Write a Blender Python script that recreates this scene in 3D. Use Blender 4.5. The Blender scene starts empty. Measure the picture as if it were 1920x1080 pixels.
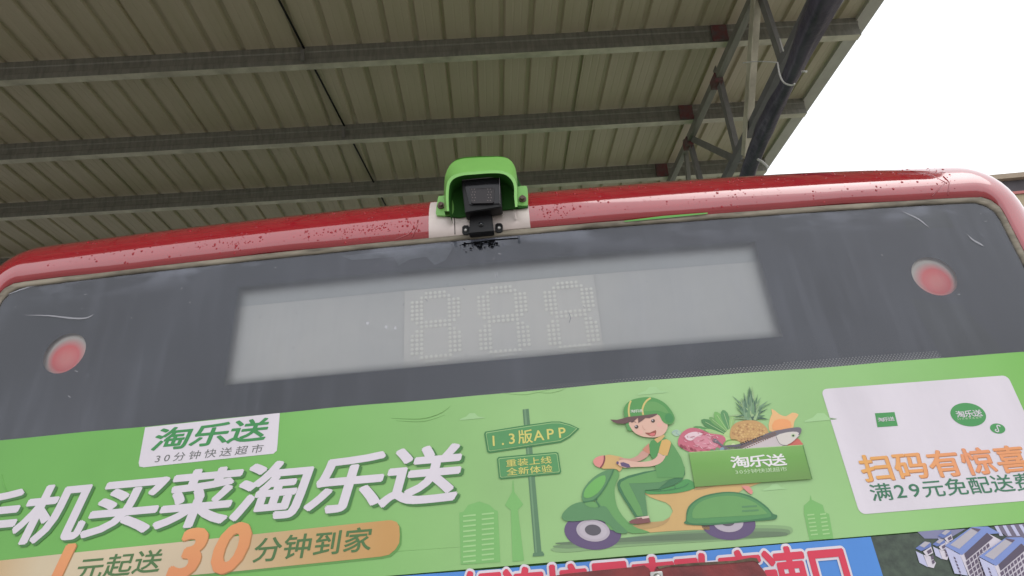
import bpy, bmesh, math, random
from mathutils import Vector, Matrix
from mathutils.geometry import tessellate_polygon
R = math.radians
random.seed(7)
scn = bpy.context.scene
COL = scn.collection

# ------------------------------------------------------------------ camera
CAM = Vector((0.062, -1.717, 2.0))
F = 1390.0
YAW, PITCH, ROLL = R(-0.85), R(20.01), R(-4.77)
fw = Vector((math.sin(YAW)*math.cos(PITCH), math.cos(YAW)*math.cos(PITCH), math.sin(PITCH)))
r0 = Vector((math.cos(YAW), -math.sin(YAW), 0)); u0 = r0.cross(fw)
cr = (r0*math.cos(ROLL)+u0*math.sin(ROLL)).normalized(); cu = cr.cross(fw).normalized()
cam = bpy.data.objects.new('camera', bpy.data.cameras.new('camera'))
COL.objects.link(cam)
cam.matrix_world = Matrix(((cr.x, cu.x, -fw.x, CAM.x), (cr.y, cu.y, -fw.y, CAM.y), (cr.z, cu.z, -fw.z, CAM.z), (0, 0, 0, 1)))
cam.data.sensor_width = 36; cam.data.lens = 36*F/1920
cam.data.clip_start = 0.05; cam.data.clip_end = 600
scn.camera = cam

# ------------------------------------------------------------------ world, sun, exposure
w = bpy.data.worlds.new('World'); scn.world = w; w.use_nodes = True
nt = w.node_tree; nt.nodes.clear()
sky = nt.nodes.new('ShaderNodeTexSky'); sky.sky_type = 'NISHITA'; sky.sun_disc = False
sky.sun_elevation = R(62); sky.sun_rotation = R(112)
sky.air_density = 1.0; sky.dust_density = 6.0; sky.ozone_density = 1.0
hs = nt.nodes.new('ShaderNodeHueSaturation'); hs.inputs['Saturation'].default_value = 0.12
bg = nt.nodes.new('ShaderNodeBackground'); bg.inputs['Strength'].default_value = 0.15
wo = nt.nodes.new('ShaderNodeOutputWorld')
mxw = nt.nodes.new('ShaderNodeMix'); mxw.data_type = 'RGBA'; mxw.inputs[0].default_value = .75; mxw.inputs[7].default_value = (9.2, 9.4, 9.7, 1)   # an even cloud layer
nt.links.new(sky.outputs[0], hs.inputs['Color']); nt.links.new(hs.outputs[0], mxw.inputs[6]); nt.links.new(mxw.outputs[2], bg.inputs[0]); nt.links.new(bg.outputs[0], wo.inputs[0])
sun = bpy.data.objects.new('sun', bpy.data.lights.new('sun', 'SUN')); COL.objects.link(sun)
sun.data.energy = 0.5; sun.data.angle = R(40); sun.data.color = (1, .97, .93)
saz = R(112); sel = R(62)
sd = Vector((math.sin(saz)*math.cos(sel), math.cos(saz)*math.cos(sel), math.sin(sel)))
sun.rotation_euler = sd.to_track_quat('Z', 'Y').to_euler()
scn.view_settings.view_transform = 'Standard'; scn.view_settings.look = 'None'
scn.view_settings.exposure = 0.2; scn.view_settings.gamma = 1; scn.view_settings.use_curve_mapping = False
scn.cycles.max_bounces = 6

# ------------------------------------------------------------------ helpers
def ray(p):
    return (fw + (p[0]-960)/F*cr - (p[1]-540)/F*cu)
TT, KK, Z0 = 0.205, 0.0356, 3.208
GRID = 0.05
def ysm(x, z): return TT*(z-Z0) + KK*x*x
def ypl(x, z):
    i = math.floor(x/GRID); a = i*GRID; b = a+GRID; t = (x-a)/GRID
    return TT*(z-Z0) + KK*(a*a*(1-t)+b*b*t)
def xz(p):
    """point of the photograph -> point (x, z) of the bus's curved rear face"""
    d = ray(p); C = CAM
    a = KK*d.x*d.x; b = 2*KK*C.x*d.x + TT*d.z - d.y; c = KK*C.x*C.x + TT*(C.z-Z0) - C.y
    D = math.sqrt(b*b-4*a*c)
    s = (-b-D)/(2*a) if a > 1e-9 else -c/b
    if s < 0: s = (-b+D)/(2*a)
    h = C + s*d
    return (h.x, h.z)
def srgb(c):
    out = []
    for v in c:
        v /= 255.0
        out.append(v/12.92 if v <= .04045 else ((v+.055)/1.055)**2.4)
    return out
MATS = {}
def mat(name, c, rough=.5, spec=.5, metal=0, coat=0, lin=False, noise=None, bump=None, coord='Object'):
    """c in 0-255; noise=(scale, amount, darker colour or None); bump=(scale, strength, distance)"""
    if name in MATS: return MATS[name]
    m = bpy.data.materials.new(name); m.use_nodes = True; n = m.node_tree; b = n.nodes['Principled BSDF']
    if name == 'red_vinyl': b.inputs['Coat IOR'].default_value = 1.8      # wet film on the vinyl
    base = list(c) if lin else srgb(c)
    b.inputs['Base Color'].default_value = (*base, 1)
    b.inputs['Roughness'].default_value = rough; b.inputs['Specular IOR Level'].default_value = spec
    b.inputs['Metallic'].default_value = metal; b.inputs['Coat Weight'].default_value = coat; b.inputs['Coat Roughness'].default_value = .04
    tc = n.nodes.new('ShaderNodeTexCoord')
    if noise:
        nz = n.nodes.new('ShaderNodeTexNoise'); nz.inputs['Scale'].default_value = noise[0]; nz.inputs['Detail'].default_value = 8; nz.inputs['Roughness'].default_value = .62
        if len(noise) > 3:
            mp = n.nodes.new('ShaderNodeMapping'); mp.inputs['Scale'].default_value = noise[3]
            n.links.new(tc.outputs[coord], mp.inputs[0]); n.links.new(mp.outputs[0], nz.inputs['Vector'])
        else: n.links.new(tc.outputs[coord], nz.inputs['Vector'])
        mr = n.nodes.new('ShaderNodeMapRange'); mr.inputs['From Min'].default_value = .38; mr.inputs['From Max'].default_value = .68
        mr.inputs['To Min'].default_value = 0; mr.inputs['To Max'].default_value = noise[1]
        n.links.new(nz.outputs[0], mr.inputs[0])
        mx = n.nodes.new('ShaderNodeMix'); mx.data_type = 'RGBA'
        mx.inputs[6].default_value = (*base, 1)
        dc = srgb(noise[2]) if noise[2] else [v*.6 for v in base]
        mx.inputs[7].default_value = (*dc, 1)
        n.links.new(mr.outputs[0], mx.inputs[0]); n.links.new(mx.outputs[2], b.inputs['Base Color'])
    if bump:
        nb = n.nodes.new('ShaderNodeTexNoise'); nb.inputs['Scale'].default_value = bump[0]; nb.inputs['Detail'].default_value = 4
        n.links.new(tc.outputs[coord], nb.inputs['Vector'])
        bp = n.nodes.new('ShaderNodeBump'); bp.inputs['Strength'].default_value = bump[1]; bp.inputs['Distance'].default_value = bump[2]
        n.links.new(nb.outputs[0], bp.inputs['Height']); n.links.new(bp.outputs[0], b.inputs['Normal'])
        if coat: n.links.new(bp.outputs[0], b.inputs['Coat Normal'])
    MATS[name] = m
    return m
def pm(c, rough=.32):
    """printed vinyl of colour c"""
    return mat('vinyl_print_%d_%d_%d' % c, c, rough, .35, noise=(3.5, .35, tuple(int(v*.88) for v in c), (2.2, 1, .6)), bump=(14, .25, .004))
def gradient_mat(name, stops, axis='X', lo=-1, hi=1, rough=.32, dirt=.18):
    """print whose ink colour runs through stops [(pos, colour)] along an axis"""
    if name in MATS: return MATS[name]
    m = bpy.data.materials.new(name); m.use_nodes = True; n = m.node_tree; b = n.nodes['Principled BSDF']
    b.inputs['Roughness'].default_value = rough; b.inputs['Specular IOR Level'].default_value = .35
    tc = n.nodes.new('ShaderNodeTexCoord'); sp = n.nodes.new('ShaderNodeSeparateXYZ'); n.links.new(tc.outputs['Object'], sp.inputs[0])
    mr = n.nodes.new('ShaderNodeMapRange'); mr.inputs['From Min'].default_value = lo; mr.inputs['From Max'].default_value = hi
    n.links.new(sp.outputs[axis], mr.inputs[0])
    rp = n.nodes.new('ShaderNodeValToRGB'); e = rp.color_ramp.elements
    while len(e) < len(stops): e.new(.5)
    for i, (p, c) in enumerate(stops):
        e[i].position = p; e[i].color = (*srgb(c), 1)
    n.links.new(mr.outputs[0], rp.inputs[0])
    nz = n.nodes.new('ShaderNodeTexNoise'); nz.inputs['Scale'].default_value = 3.0; nz.inputs['Detail'].default_value = 6
    n.links.new(tc.outputs['Object'], nz.inputs['Vector'])
    m2 = n.nodes.new('ShaderNodeMapRange'); m2.inputs['From Min'].default_value = .35; m2.inputs['From Max'].default_value = .7
    m2.inputs['To Min'].default_value = 1.0; m2.inputs['To Max'].default_value = 1-dirt
    n.links.new(nz.outputs[0], m2.inputs[0])
    vm = n.nodes.new('ShaderNodeVectorMath'); vm.operation = 'SCALE'
    n.links.new(rp.outputs[0], vm.inputs[0]); n.links.new(m2.outputs[0], vm.inputs['Scale']); n.links.new(vm.outputs[0], b.inputs['Base Color'])
    nb = n.nodes.new('ShaderNodeTexNoise'); nb.inputs['Scale'].default_value = 9; n.links.new(tc.outputs['Object'], nb.inputs['Vector'])
    bp = n.nodes.new('ShaderNodeBump'); bp.inputs['Strength'].default_value = .3; bp.inputs['Distance'].default_value = .006
    n.links.new(nb.outputs[0], bp.inputs['Height']); n.links.new(bp.outputs[0], b.inputs['Normal'])
    MATS[name] = m
    return m
def link(name, me, parent=None, loc=None):
    o = bpy.data.objects.new(name, me); COL.objects.link(o)
    if parent: o.parent = parent
    if loc: o.location = loc
    return o
def empty(name, label, cat, group=None):
    o = bpy.data.objects.new(name, None); COL.objects.link(o); o['label'] = label; o['category'] = cat
    if group: o['group'] = group
    return o
def bm_obj(name, bm, mats, parent=None, smooth=False):
    me = bpy.data.meshes.new(name); bm.normal_update(); bm.to_mesh(me); bm.free()
    for m in (mats if isinstance(mats, (list, tuple)) else [mats]): me.materials.append(m)
    if smooth:
        for p in me.polygons: p.use_smooth = True
    return link(name, me, parent)
def box(bm, x0, x1, y0, y1, z0, z1, M=None, mi=0, bev=0):
    vs = [bm.verts.new(Vector((x, y, z))) for x in (x0, x1) for y in (y0, y1) for z in (z0, z1)]
    idx = [(0, 1, 3, 2), (4, 6, 7, 5), (0, 4, 5, 1), (2, 3, 7, 6), (0, 2, 6, 4), (1, 5, 7, 3)]
    fs = [bm.faces.new([vs[i] for i in f]) for f in idx]
    for f in fs: f.material_index = mi
    if bev:
        es = list({e for f in fs for e in f.edges})
        g = bmesh.ops.bevel(bm, geom=es, offset=bev, segments=2, affect='EDGES', profile=.5)
        vs = list({v for f in g['faces'] for v in f.verts} | {v for v in vs if v.is_valid})
        for f in g['faces']: f.material_index = mi
    if M is not None:
        for v in vs: v.co = M @ v.co
    return vs
def tube(bm, pts, rad, n=8, mi=0, cap=True):
    pts = [Vector(p) for p in pts]; rings = []
    rr = rad if isinstance(rad, (list, tuple)) else [rad]*len(pts)
    for i, p in enumerate(pts):
        t = (pts[min(i+1, len(pts)-1)]-pts[max(i-1, 0)]).normalized()
        a = t.orthogonal().normalized() if i == 0 else (A-t*A.dot(t)).normalized()
        A = a; b = t.cross(a)
        rings.append([bm.verts.new(p+(a*math.cos(k*2*math.pi/n)+b*math.sin(k*2*math.pi/n))*rr[i]) for k in range(n)])
    for i in range(len(rings)-1):
        for k in range(n):
            f = bm.faces.new((rings[i][k], rings[i][(k+1) % n], rings[i+1][(k+1) % n], rings[i+1][k])); f.smooth = True; f.material_index = mi
    if cap:
        bm.faces.new(rings[0][::-1]).material_index = mi; bm.faces.new(rings[-1]).material_index = mi
def bar(bm, p, q, wdt, dep, up=Vector((0, 0, 1)), mi=0):
    p = Vector(p); q = Vector(q); t = (q-p).normalized(); s = t.cross(up).normalized(); n = s.cross(t)
    vs = []
    for c in (p, q):
        for a, b in ((-1, -1), (1, -1), (1, 1), (-1, 1)): vs.append(bm.verts.new(c+s*a*wdt/2+n*b*dep/2))
    for f in ((0, 3, 2, 1), (4, 5, 6, 7), (0, 1, 5, 4), (1, 2, 6, 5), (2, 3, 7, 6), (3, 0, 4, 7)):
        bm.faces.new([vs[i] for i in f]).material_index = mi
def crom(pts, k=4, closed=True):
    n = len(pts); out = []
    for i in range(n if closed else n-1):
        p0 = pts[(i-1) % n] if closed or i else pts[0]; p1 = pts[i]; p2 = pts[(i+1) % n]
        p3 = pts[(i+2) % n] if closed or i+2 < n else pts[-1]
        for j in range(k):
            t = j/k
            out.append(tuple(.5*(2*p1[a]+(p2[a]-p0[a])*t+(2*p0[a]-5*p1[a]+4*p2[a]-p3[a])*t*t+(3*p1[a]-p0[a]-3*p2[a]+p3[a])*t**3) for a in (0, 1)))
    if not closed: out.append(tuple(pts[-1]))
    return out

class Flat:
    """flat pieces laid on the bus's curved rear face, each at its own small height above it"""
    def __init__(s): s.tris = []; s.mats = []
    def mi(s, m):
        if m not in s.mats: s.mats.append(m)
        return s.mats.index(m)
    def loops(s, ls, off, m):
        vl = [[Vector((p[0], p[1], 0)) for p in l] for l in ls]
        flat = [p for l in ls for p in l]
        for t in tessellate_polygon(vl): s.tris.append(([flat[i] for i in t], off, s.mi(m)))
    def poly(s, pts, off, m, sm=0):
        """pts in (x, z) of the face"""
        s.loops([crom(pts, sm) if sm else pts], off, m)
    def px(s, pts, off, m, sm=0, T=None):
        """pts as seen in the photograph; T=(ox, oy, scale) of a magnified crop"""
        if T: pts = [(T[0]+p[0]/T[2], T[1]+p[1]/T[2]) for p in pts]
        if sm: pts = crom(pts, sm)
        s.loops([[xz(p) for p in pts]], off, m)
    def line(s, pts, wd, off, m, T=None, sm=0, taper=False):
        if T: pts = [(T[0]+p[0]/T[2], T[1]+p[1]/T[2]) for p in pts]; wd = wd/T[2]
        if sm: pts = crom(pts, sm, False)
        L, Q = [], []
        n = len(pts)
        for i, p in enumerate(pts):
            a = pts[max(i-1, 0)]; b = pts[min(i+1, n-1)]; dx, dy = b[0]-a[0], b[1]-a[1]; d = math.hypot(dx, dy) or 1
            h = wd/2*(math.sin(math.pi*(i+.4)/(n-.2)) if taper else 1)
            L.append((p[0]-dy/d*h, p[1]+dx/d*h)); Q.append((p[0]+dy/d*h, p[1]-dx/d*h))
        for i in range(n-1): s.loops([[xz(q) for q in (L[i], L[i+1], Q[i+1], Q[i])]], off, m)
    def ell(s, c, rx, ry, off, m, T=None, n=28, rot=0, a0=0, a1=360):
        pts = [(c[0]+rx*math.cos(t)*math.cos(rot)-ry*math.sin(t)*math.sin(rot), c[1]+rx*math.cos(t)*math.sin(rot)+ry*math.sin(t)*math.cos(rot)) for t in [R(a0+(a1-a0)*i/n) for i in range(n)]]
        s.px(pts, off, m, 0, T)
    def build(s, name, parent, smooth=False):
        bm = bmesh.new()
        for pts, off, mi in s.tris:
            a, b, c = pts
            ar = (b[0]-a[0])*(c[1]-a[1])-(b[1]-a[1])*(c[0]-a[0])
            if abs(ar) < 1e-10: continue
            if ar < 0: pts = [a, c, b]
            f = bm.faces.new([bm.verts.new((p[0], off, p[1])) for p in pts]); f.material_index = mi
        if smooth: bmesh.ops.remove_doubles(bm, verts=bm.verts, dist=1e-5)
        xs = [v.co.x for v in bm.verts]
        for i in range(math.ceil(min(xs)/GRID), math.floor(max(xs)/GRID)+1):
            g = i*GRID
            fs = [f for f in bm.faces if min(v.co.x for v in f.verts) < g-1e-6 and max(v.co.x for v in f.verts) > g+1e-6]
            if fs:
                geo = set(fs)
                for f in fs: geo.update(f.edges); geo.update(f.verts)
                bmesh.ops.bisect_plane(bm, geom=list(geo), plane_co=(g, 0, 0), plane_no=(1, 0, 0), dist=1e-7)
        for v in bm.verts: v.co.y = ypl(v.co.x, v.co.z) - v.co.y
        return bm_obj(name, bm, s.mats, parent, smooth)

# glyph outlines as meshes (Blender's own built-in font)
GL = {}
def glyph(ch, wt):
    k = (ch, round(wt, 4))
    if k in GL: return GL[k]
    cu_ = bpy.data.curves.new('glyph', 'FONT'); cu_.body = ch; cu_.size = 1; cu_.fill_mode = 'FRONT'; cu_.dimensions = '2D'
    cu_.offset = wt; cu_.resolution_u = 3
    o = bpy.data.objects.new('glyph', cu_); COL.objects.link(o)
    dg = bpy.context.evaluated_depsgraph_get(); dg.update()
    me = bpy.data.meshes.new_from_object(o.evaluated_get(dg)); me.calc_loop_triangles()
    vs = [(v.co.x, v.co.y) for v in me.vertices]
    tr = [[vs[i] for i in t.vertices] for t in me.loop_triangles]
    bpy.data.objects.remove(o); bpy.data.meshes.remove(me); bpy.data.curves.remove(cu_)
    if ch in '.': bb = None
    GL[k] = tr
    return tr
def gbox(tr):
    xs = [p[0] for t in tr for p in t]; ys = [p[1] for t in tr for p in t]
    return min(xs), max(xs), min(ys), max(ys)
G0 = gbox(glyph('国', 0)); EM = (G0[3]-G0[2])/.90; GCY = (G0[2]+G0[3])/2
def text(fl, s, c0, c1, em, off, m, wt=.0, shear=0, width=None, wts=None, dx=0, dz=0, latin=.62, latw=None):
    """string s with the centres of its first and last letters at c0, c1 of the photograph; em = letter height in metres"""
    adv = [1 if ord(ch) > 255 else (latin*.55 if ch == '.' else latin) for ch in s]
    pos = [0]
    for i in range(1, len(s)): pos.append(pos[-1]+(adv[i-1]+adv[i])/2)
    a = xz(c0); b = xz(c1); L = pos[-1] or 1
    pitch = (b[0]-a[0])/L if len(s) > 1 else (width or em)
    for ch, p in zip(s, pos):
        cx = a[0]+(b[0]-a[0])*p/L+dx; cz = a[1]+(b[1]-a[1])*p/L+dz
        tr = glyph(ch, 0); bb = gbox(tr)
        gx = (bb[0]+bb[1])/2 if ord(ch) < 256 else (G0[0]+G0[1])/2
        wsc = (width if width else pitch*.96)/EM
        if latw and ord(ch) < 256: wsc = latw/EM
        # heavier weights: the glyph laid over itself, shifted all round by wt
        sh_ = [(0, 0)]+([] if not wt else [(wt*math.cos(k*math.pi/4+.39)*(1.08 if wt < .04 else 1), wt*math.sin(k*math.pi/4+.39)*(1.08 if wt < .04 else 1)) for k in range(8)])
        if wt > .04: sh_ = [(wt*.5*math.cos(k*math.pi/3), wt*.5*math.sin(k*math.pi/3)) for k in range(6)]+[(wt*math.cos(k*math.pi/10), wt*math.sin(k*math.pi/10)) for k in range(20)]
        for n_, (ax, ay) in enumerate(sh_):
            for t in tr:
                q = []
                for (x, y) in t:
                    zz = ((y-GCY)/EM+ay)*em; q.append((cx+(x-gx)*wsc+ax*em*(wsc*EM/em)**.5+shear*zz, cz+zz))
                fl.tris.append((q, off+n_*.000012, fl.mi(m)))

# ------------------------------------------------------------------ ground
def ground():
    bm = bmesh.new(); box(bm, -150, 150, -150, 150, -.3, 0)
    m = mat('concrete_ground', (.30, .285, .26), .75, .4, lin=True, noise=(.6, .6, (95, 92, 86)), bump=(30, .3, .01))
    o = bm_obj('ground', bm, m); o['kind'] = 'structure'
ground()

# ------------------------------------------------------------------ canopy over the bus
az = R(3.5)
CA = Vector((math.cos(az), math.sin(az), 0)); CB = Vector((-math.sin(az), math.cos(az), 0)); CZ = Vector((0, 0, 1))
def rp(U, V, H): return CAM+CA*U+CB*V+CZ*H
HS, HP = 3.45, 3.30           # heights above the camera: roof sheets, underside of purlins
def ray_U(p, U):
    d = ray(p); s = U/d.dot(CA); return CAM+d*s
canopy = empty('steel_canopy', 'open steel canopy of beige corrugated sheets on grey purlins above the bus', 'canopy')
canopy.location = rp(-3, 6, -2)
CI = Matrix.Translation(-canopy.location)
bpy.context.view_layer.update()
def cobj(name, bm, m, parent=canopy, smooth=False):
    o = bm_obj(name, bm, m, parent, smooth); o.matrix_parent_inverse = canopy.matrix_basis.inverted() if parent is canopy else Matrix.Identity(4)
    return o
sheet_m = mat('painted_roof_steel', (190, 177, 157), .42, .4, noise=(1.1, .35, (160, 152, 122), (5, .12, 1)), bump=(2.5, .2, .02))
zinc = mat('galvanised_steel', (134, 132, 123), .5, .4, metal=.2, noise=(7, .8, (104, 103, 96), (6, .5, 1)))
zinc2 = mat('galvanised_lip', (206, 200, 182), .4, .5, metal=.1, noise=(5, .8, (150, 145, 128)))
dark_beam = mat('dark_painted_beam', (46, 48, 46), .6, .3, noise=(5, .5, None))
primer = mat('red_oxide_primer', (112, 62, 64), .7, .3, noise=(22, 1.0, (92, 86, 84)))
V0, V1 = 0.95, 16.0
U1 = 2.90; PIT = .2; NR = 5
prof = [(0, 0), (.045, 0), (.052, .0018), (.060, 0), (.098, 0), (.105, .0018), (.113, 0), (.150, 0), (.160, .023), (.188, .023), (.200, 0)]
U = U1; k = 0
phase = (-.0036*HS) % PIT       # lines the ribs up with the ones overhead
while U > -20.5:
    bm = bmesh.new(); a = []; b = []; wid = PIT*NR
    for r in range(NR):
        for (du, dh) in prof[:-1]: a.append((U-wid+r*PIT+du-(.014 if r == 0 and du == 0 else 0), dh))
    a.append((U, 0))
    cols = []
    segs = [V0, 4.1, 7.3, 10.2, V1]
    for V in segs: cols.append([bm.verts.new(rp(uu, V, HS+dh+.002*(k % 2))) for uu, dh in a])
    for i in range(len(segs)-1):
        for j in range(len(a)-1): bm.faces.new((cols[i][j], cols[i][j+1], cols[i+1][j+1], cols[i+1][j]))
    cobj('roof_sheet', bm, sheet_m)
    U -= wid; k += 1
    if k == 1: pass
# purlins: C sections
PV = [1.30, 2.29, 3.29, 4.285, 5.275, 6.25, 7.45, 8.45, 9.45, 10.5, 11.6, 12.7, 13.8, 14.9]
def purlin_mesh(V):
    bm = bmesh.new()
    sec = [(-.001, HS-.004), (-.001, HS-.045), (.006, HS-.052), (.006, HP+.052), (-.001, HP+.045), (-.001, HP), (.062, HP), (.062, HP+.02), (.058, HP+.02), (.058, HP+.004), (.003, HP+.004), (.008, HP+.045), (.010, HS-.05), (.003, HS-.004)]
    ends = []
    for uu in (-20.6, U1-.07): ends.append([bm.verts.new(rp(uu, V+dv, h)) for dv, h in sec])
    n = len(sec)
    for i in range(n):
        f = bm.faces.new((ends[0][i], ends[1][i], ends[1][(i+1) % n], ends[0][(i+1) % n])); f.material_index = 1 if i in (5, 6) else 0
    bm.faces.new(ends[0][::-1]); bm.faces.new(ends[1])
    bmesh.ops.recalc_face_normals(bm, faces=bm.faces)
    return bm
for V in PV: cobj('purlin', purlin_mesh(V), [zinc, zinc2])
# dark beam beyond the third purlin in view, and its near twin overhead
bm = bmesh.new()
for (v0, v1, h0, h1) in ((6.345, 6.45, HP-.035, HP+.11), (6.325, 6.3449, HP-.012, HP-.006)):
    vs = box(bm, 0, 1, 0, 1, 0, 1)
    for v in vs: v.co = rp(-20.6+(U1-.25+11.6)*v.co.x, v0+(v1-v0)*v.co.y, h0+(h1-h0)*v.co.z)
cobj('cross_beam', bm, dark_beam)
# edge flashing
bm = bmesh.new()
for (ua, ub, h0, h1) in ((U1-.075, U1+.02, HS-.03, HS-.026), (U1+.02, U1+.026, HS-.03, HS+.09), (U1-.08, U1-.075, HS-.03, HS)):
    vs = box(bm, 0, 1, 0, 1, 0, 1)
    for v in vs: v.co = rp(ua+(ub-ua)*v.co.x, V0-.02+(V1-V0+.04)*v.co.y, h0+(h1-h0)*v.co.z)
cobj('edge_flashing', bm, mat('flashing', (190, 186, 178), .5, .4, noise=(3, .5, (150, 145, 135))))
# truss under the right edge
TU = 1.89
tube_m = zinc
def tpt(p): return ray_U(p, TU)
bm = bmesh.new(); a = rp(TU, V0+.1, HP-.03); b = rp(TU, V1-.1, HP-.03)
bar(bm, a, b, .05, .06)
chord_top = cobj('top_chord', bm, zinc)
B1 = tpt((1466, 122)); B2 = tpt((1378, 300))
dB = (B2-B1)
bm = bmesh.new(); bar(bm, B1-dB*1.6, B2+dB*1.2, .05, .055)
cobj('bottom_chord', bm, mat('chord_grey', (112, 111, 112), .55, .4, noise=(6, .6, None)))
dkz = mat('brace_grey', (120, 118, 114), .55, .4, noise=(8, .6, None))
def brace(p, q, wd, m, du=0):
    bm = bmesh.new(); P = ray_U(p, TU+du); Q = ray_U(q, TU+du); t = (Q-P).normalized(); s = t.cross(CA).normalized()
    # an angle section: two legs
    for (o1, w1, w2) in ((0, wd, .006), (1, .006, wd)):
        n = CA
        c = [(-w1/2, -.0) , (w1/2, 0), (w1/2, w2), (-w1/2, w2)] if not o1 else [(-wd/2, .006), (-wd/2+.006, .006), (-wd/2+.006, wd), (-wd/2, wd)]
        vs = [bm.verts.new(e+s*x+n*y) for e in (P, Q) for x, y in c]
        for f in ((0, 3, 2, 1), (4, 5, 6, 7), (0, 1, 5, 4), (1, 2, 6, 5), (2, 3, 7, 6), (3, 0, 4, 7)): bm.faces.new([vs[i] for i in f])
    bmesh.ops.recalc_face_normals(bm, faces=bm.faces)
    cobj('truss_brace', bm, m)
brace((1339, 128), (1380, 296), .06, dkz)
brace((1428, 8), (1464, 118), .06, dkz)
brace((1406, -60), (1428, 8), .06, dkz)
brace((1288, 256), (1380, 300), .055, dkz)
brace((1287, 256), (1311, 345), .055, dkz)
brace((1281, 262), (1288, 345), .045, zinc)
brace((1416, -80), (1393, 292), .07, zinc2, -.04)
brace((1378, 300), (1352, 345), .055, dkz)
# primer-red gussets where purlins and braces meet the top chord
for V in (4.285, 5.275, 6.25):
    bm = bmesh.new(); vs = box(bm, 0, 1, 0, 1, 0, 1)
    for v in vs: v.co = rp(TU-.135+.115*v.co.x+.0*v.co.z, V-.016+.012*v.co.y, HP+.004+.135*v.co.z)
    bmesh.ops.bevel(bm, geom=list(bm.edges), offset=.003, segments=1, affect='EDGES')
    cobj('gusset_plate', bm, primer)
for p in ((1340, 133), (1288, 253)):
    P = ray_U(p, TU); V = (P-CAM).dot(CB)
    bm = bmesh.new(); vs = box(bm, 0, 1, 0, 1, 0, 1)
    for v in vs: v.co = rp(TU-.036+.06*v.co.x, V-.07+.12*v.co.y, HP-.085+.07*v.co.z)
    cobj('gusset_plate', bm, primer)
# black cable clipped under the sheets
bm = bmesh.new()
def onroof(p, H):
    d = ray(p); s = H/d.z; return CAM+d*s
c0 = onroof((523, 0), HS-.015); c1 = onroof((602, 152), HS-.015)
dd = (c1-c0); Vc = dd.dot(CB); dd = dd/Vc
pts = []
for V in [1.2, 2.3, 3.29, 4.20, 4.30, 5.18, 5.29, 6.15, 6.27, 7.5, 9]:
    q = c0+dd*(V-(c0-CAM).dot(CB)); q.z = CAM.z+HS-.015
    pts.append(q)
tube(bm, pts, .008, 6)
cobj('cable', bm, mat('black_cable', (18, 18, 18), .6, .3))
# small hanging clip on each purlin where the cable crosses
for V in (4.285, 5.275):
    q = c0+dd*(V-.02-(c0-CAM).dot(CB)); q.z = CAM.z+HP+.06
    bm = bmesh.new(); vs = box(bm, -.012, .012, -.012, .0, -.05, .04, Matrix.Translation(q))
    cobj('cable_clip', bm, dkz)

# ------------------------------------------------------------------ dark rolled sheet tied along the truss
roll = empty('rolled_tarpaulin', 'dark rolled tarpaulin tied along the truss at the canopy edge', 'tarpaulin')
RU = TU-.13
cl = [((1600, -140), 88), ((1572, -60), 80), ((1546, 0), 72), ((1518, 60), 58), ((1495, 115), 45), ((1475, 160), 34), ((1456, 197), 39), ((1438, 235), 41), ((1424, 268), 38), ((1410, 303), 35), ((1398, 340), 34), ((1384, 385), 32)]
cpts = crom([c[0] for c in cl], 4, False)
P3 = [ray_U(p, RU) for p in cpts]
wd_ = []
for i, p in enumerate(cpts):
    t = i/4; a = int(min(t, len(cl)-1)); b = min(a+1, len(cl)-1); ww = cl[a][1]*(1-(t-a))+cl[b][1]*(t-a)
    wd_.append(.5*ww*.80/F*(P3[i]-CAM).dot(fw))
bm = bmesh.new(); n = 20; rings = []
for i, p in enumerate(P3):
    t = (P3[min(i+1, len(P3)-1)]-P3[max(i-1, 0)]).normalized(); a = (CA-t*CA.dot(t)).normalized(); b = t.cross(a)
    ring = []
    for k in range(n):
        th = 2*math.pi*k/n
        rr = wd_[i]*(1+.10*math.sin(3*th+i*.12)+.07*math.sin(7*th-i*.2)+.03*math.sin(i*1.1+th*2))
        ring.append(bm.verts.new(p+(a*math.cos(th)+b*math.sin(th))*rr))
    rings.append(ring)
for i in range(len(rings)-1):
    for k in range(n): bm.faces.new((rings[i][k], rings[i][(k+1) % n], rings[i+1][(k+1) % n], rings[i+1][k]))
bm.faces.new(rings[0][::-1]); bm.faces.new(rings[-1])
bmesh.ops.recalc_face_normals(bm, faces=bm.faces)
bm_obj('rolled_sheet', bm, mat('dark_tarpaulin', (80, 76, 90), .45, .4, noise=(5, .7, (50, 46, 60)), bump=(12, .5, .03)), roll, True)
string_m = mat('white_string', (196, 194, 190), .7, .3)
def string(pts, rad=.006, U=RU-.13):
    bm = bmesh.new(); q = crom(pts, 4, False) if len(pts) > 2 else pts
    tube(bm, [ray_U(p, U) for p in q], rad, 6); bm_obj('string_tie', bm, string_m, roll)
string([(1393, 118), (1420, 115), (1458, 117)], .0035)
string([(1458, 117), (1462, 140), (1470, 155), (1484, 160), (1490, 157)], .0045)
string([(1462, 72), (1469, 96)], .0035)
string([(1504, 134), (1512, 134)], .006)
string([(1421, 299), (1430, 304), (1440, 314)], .007)

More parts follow.
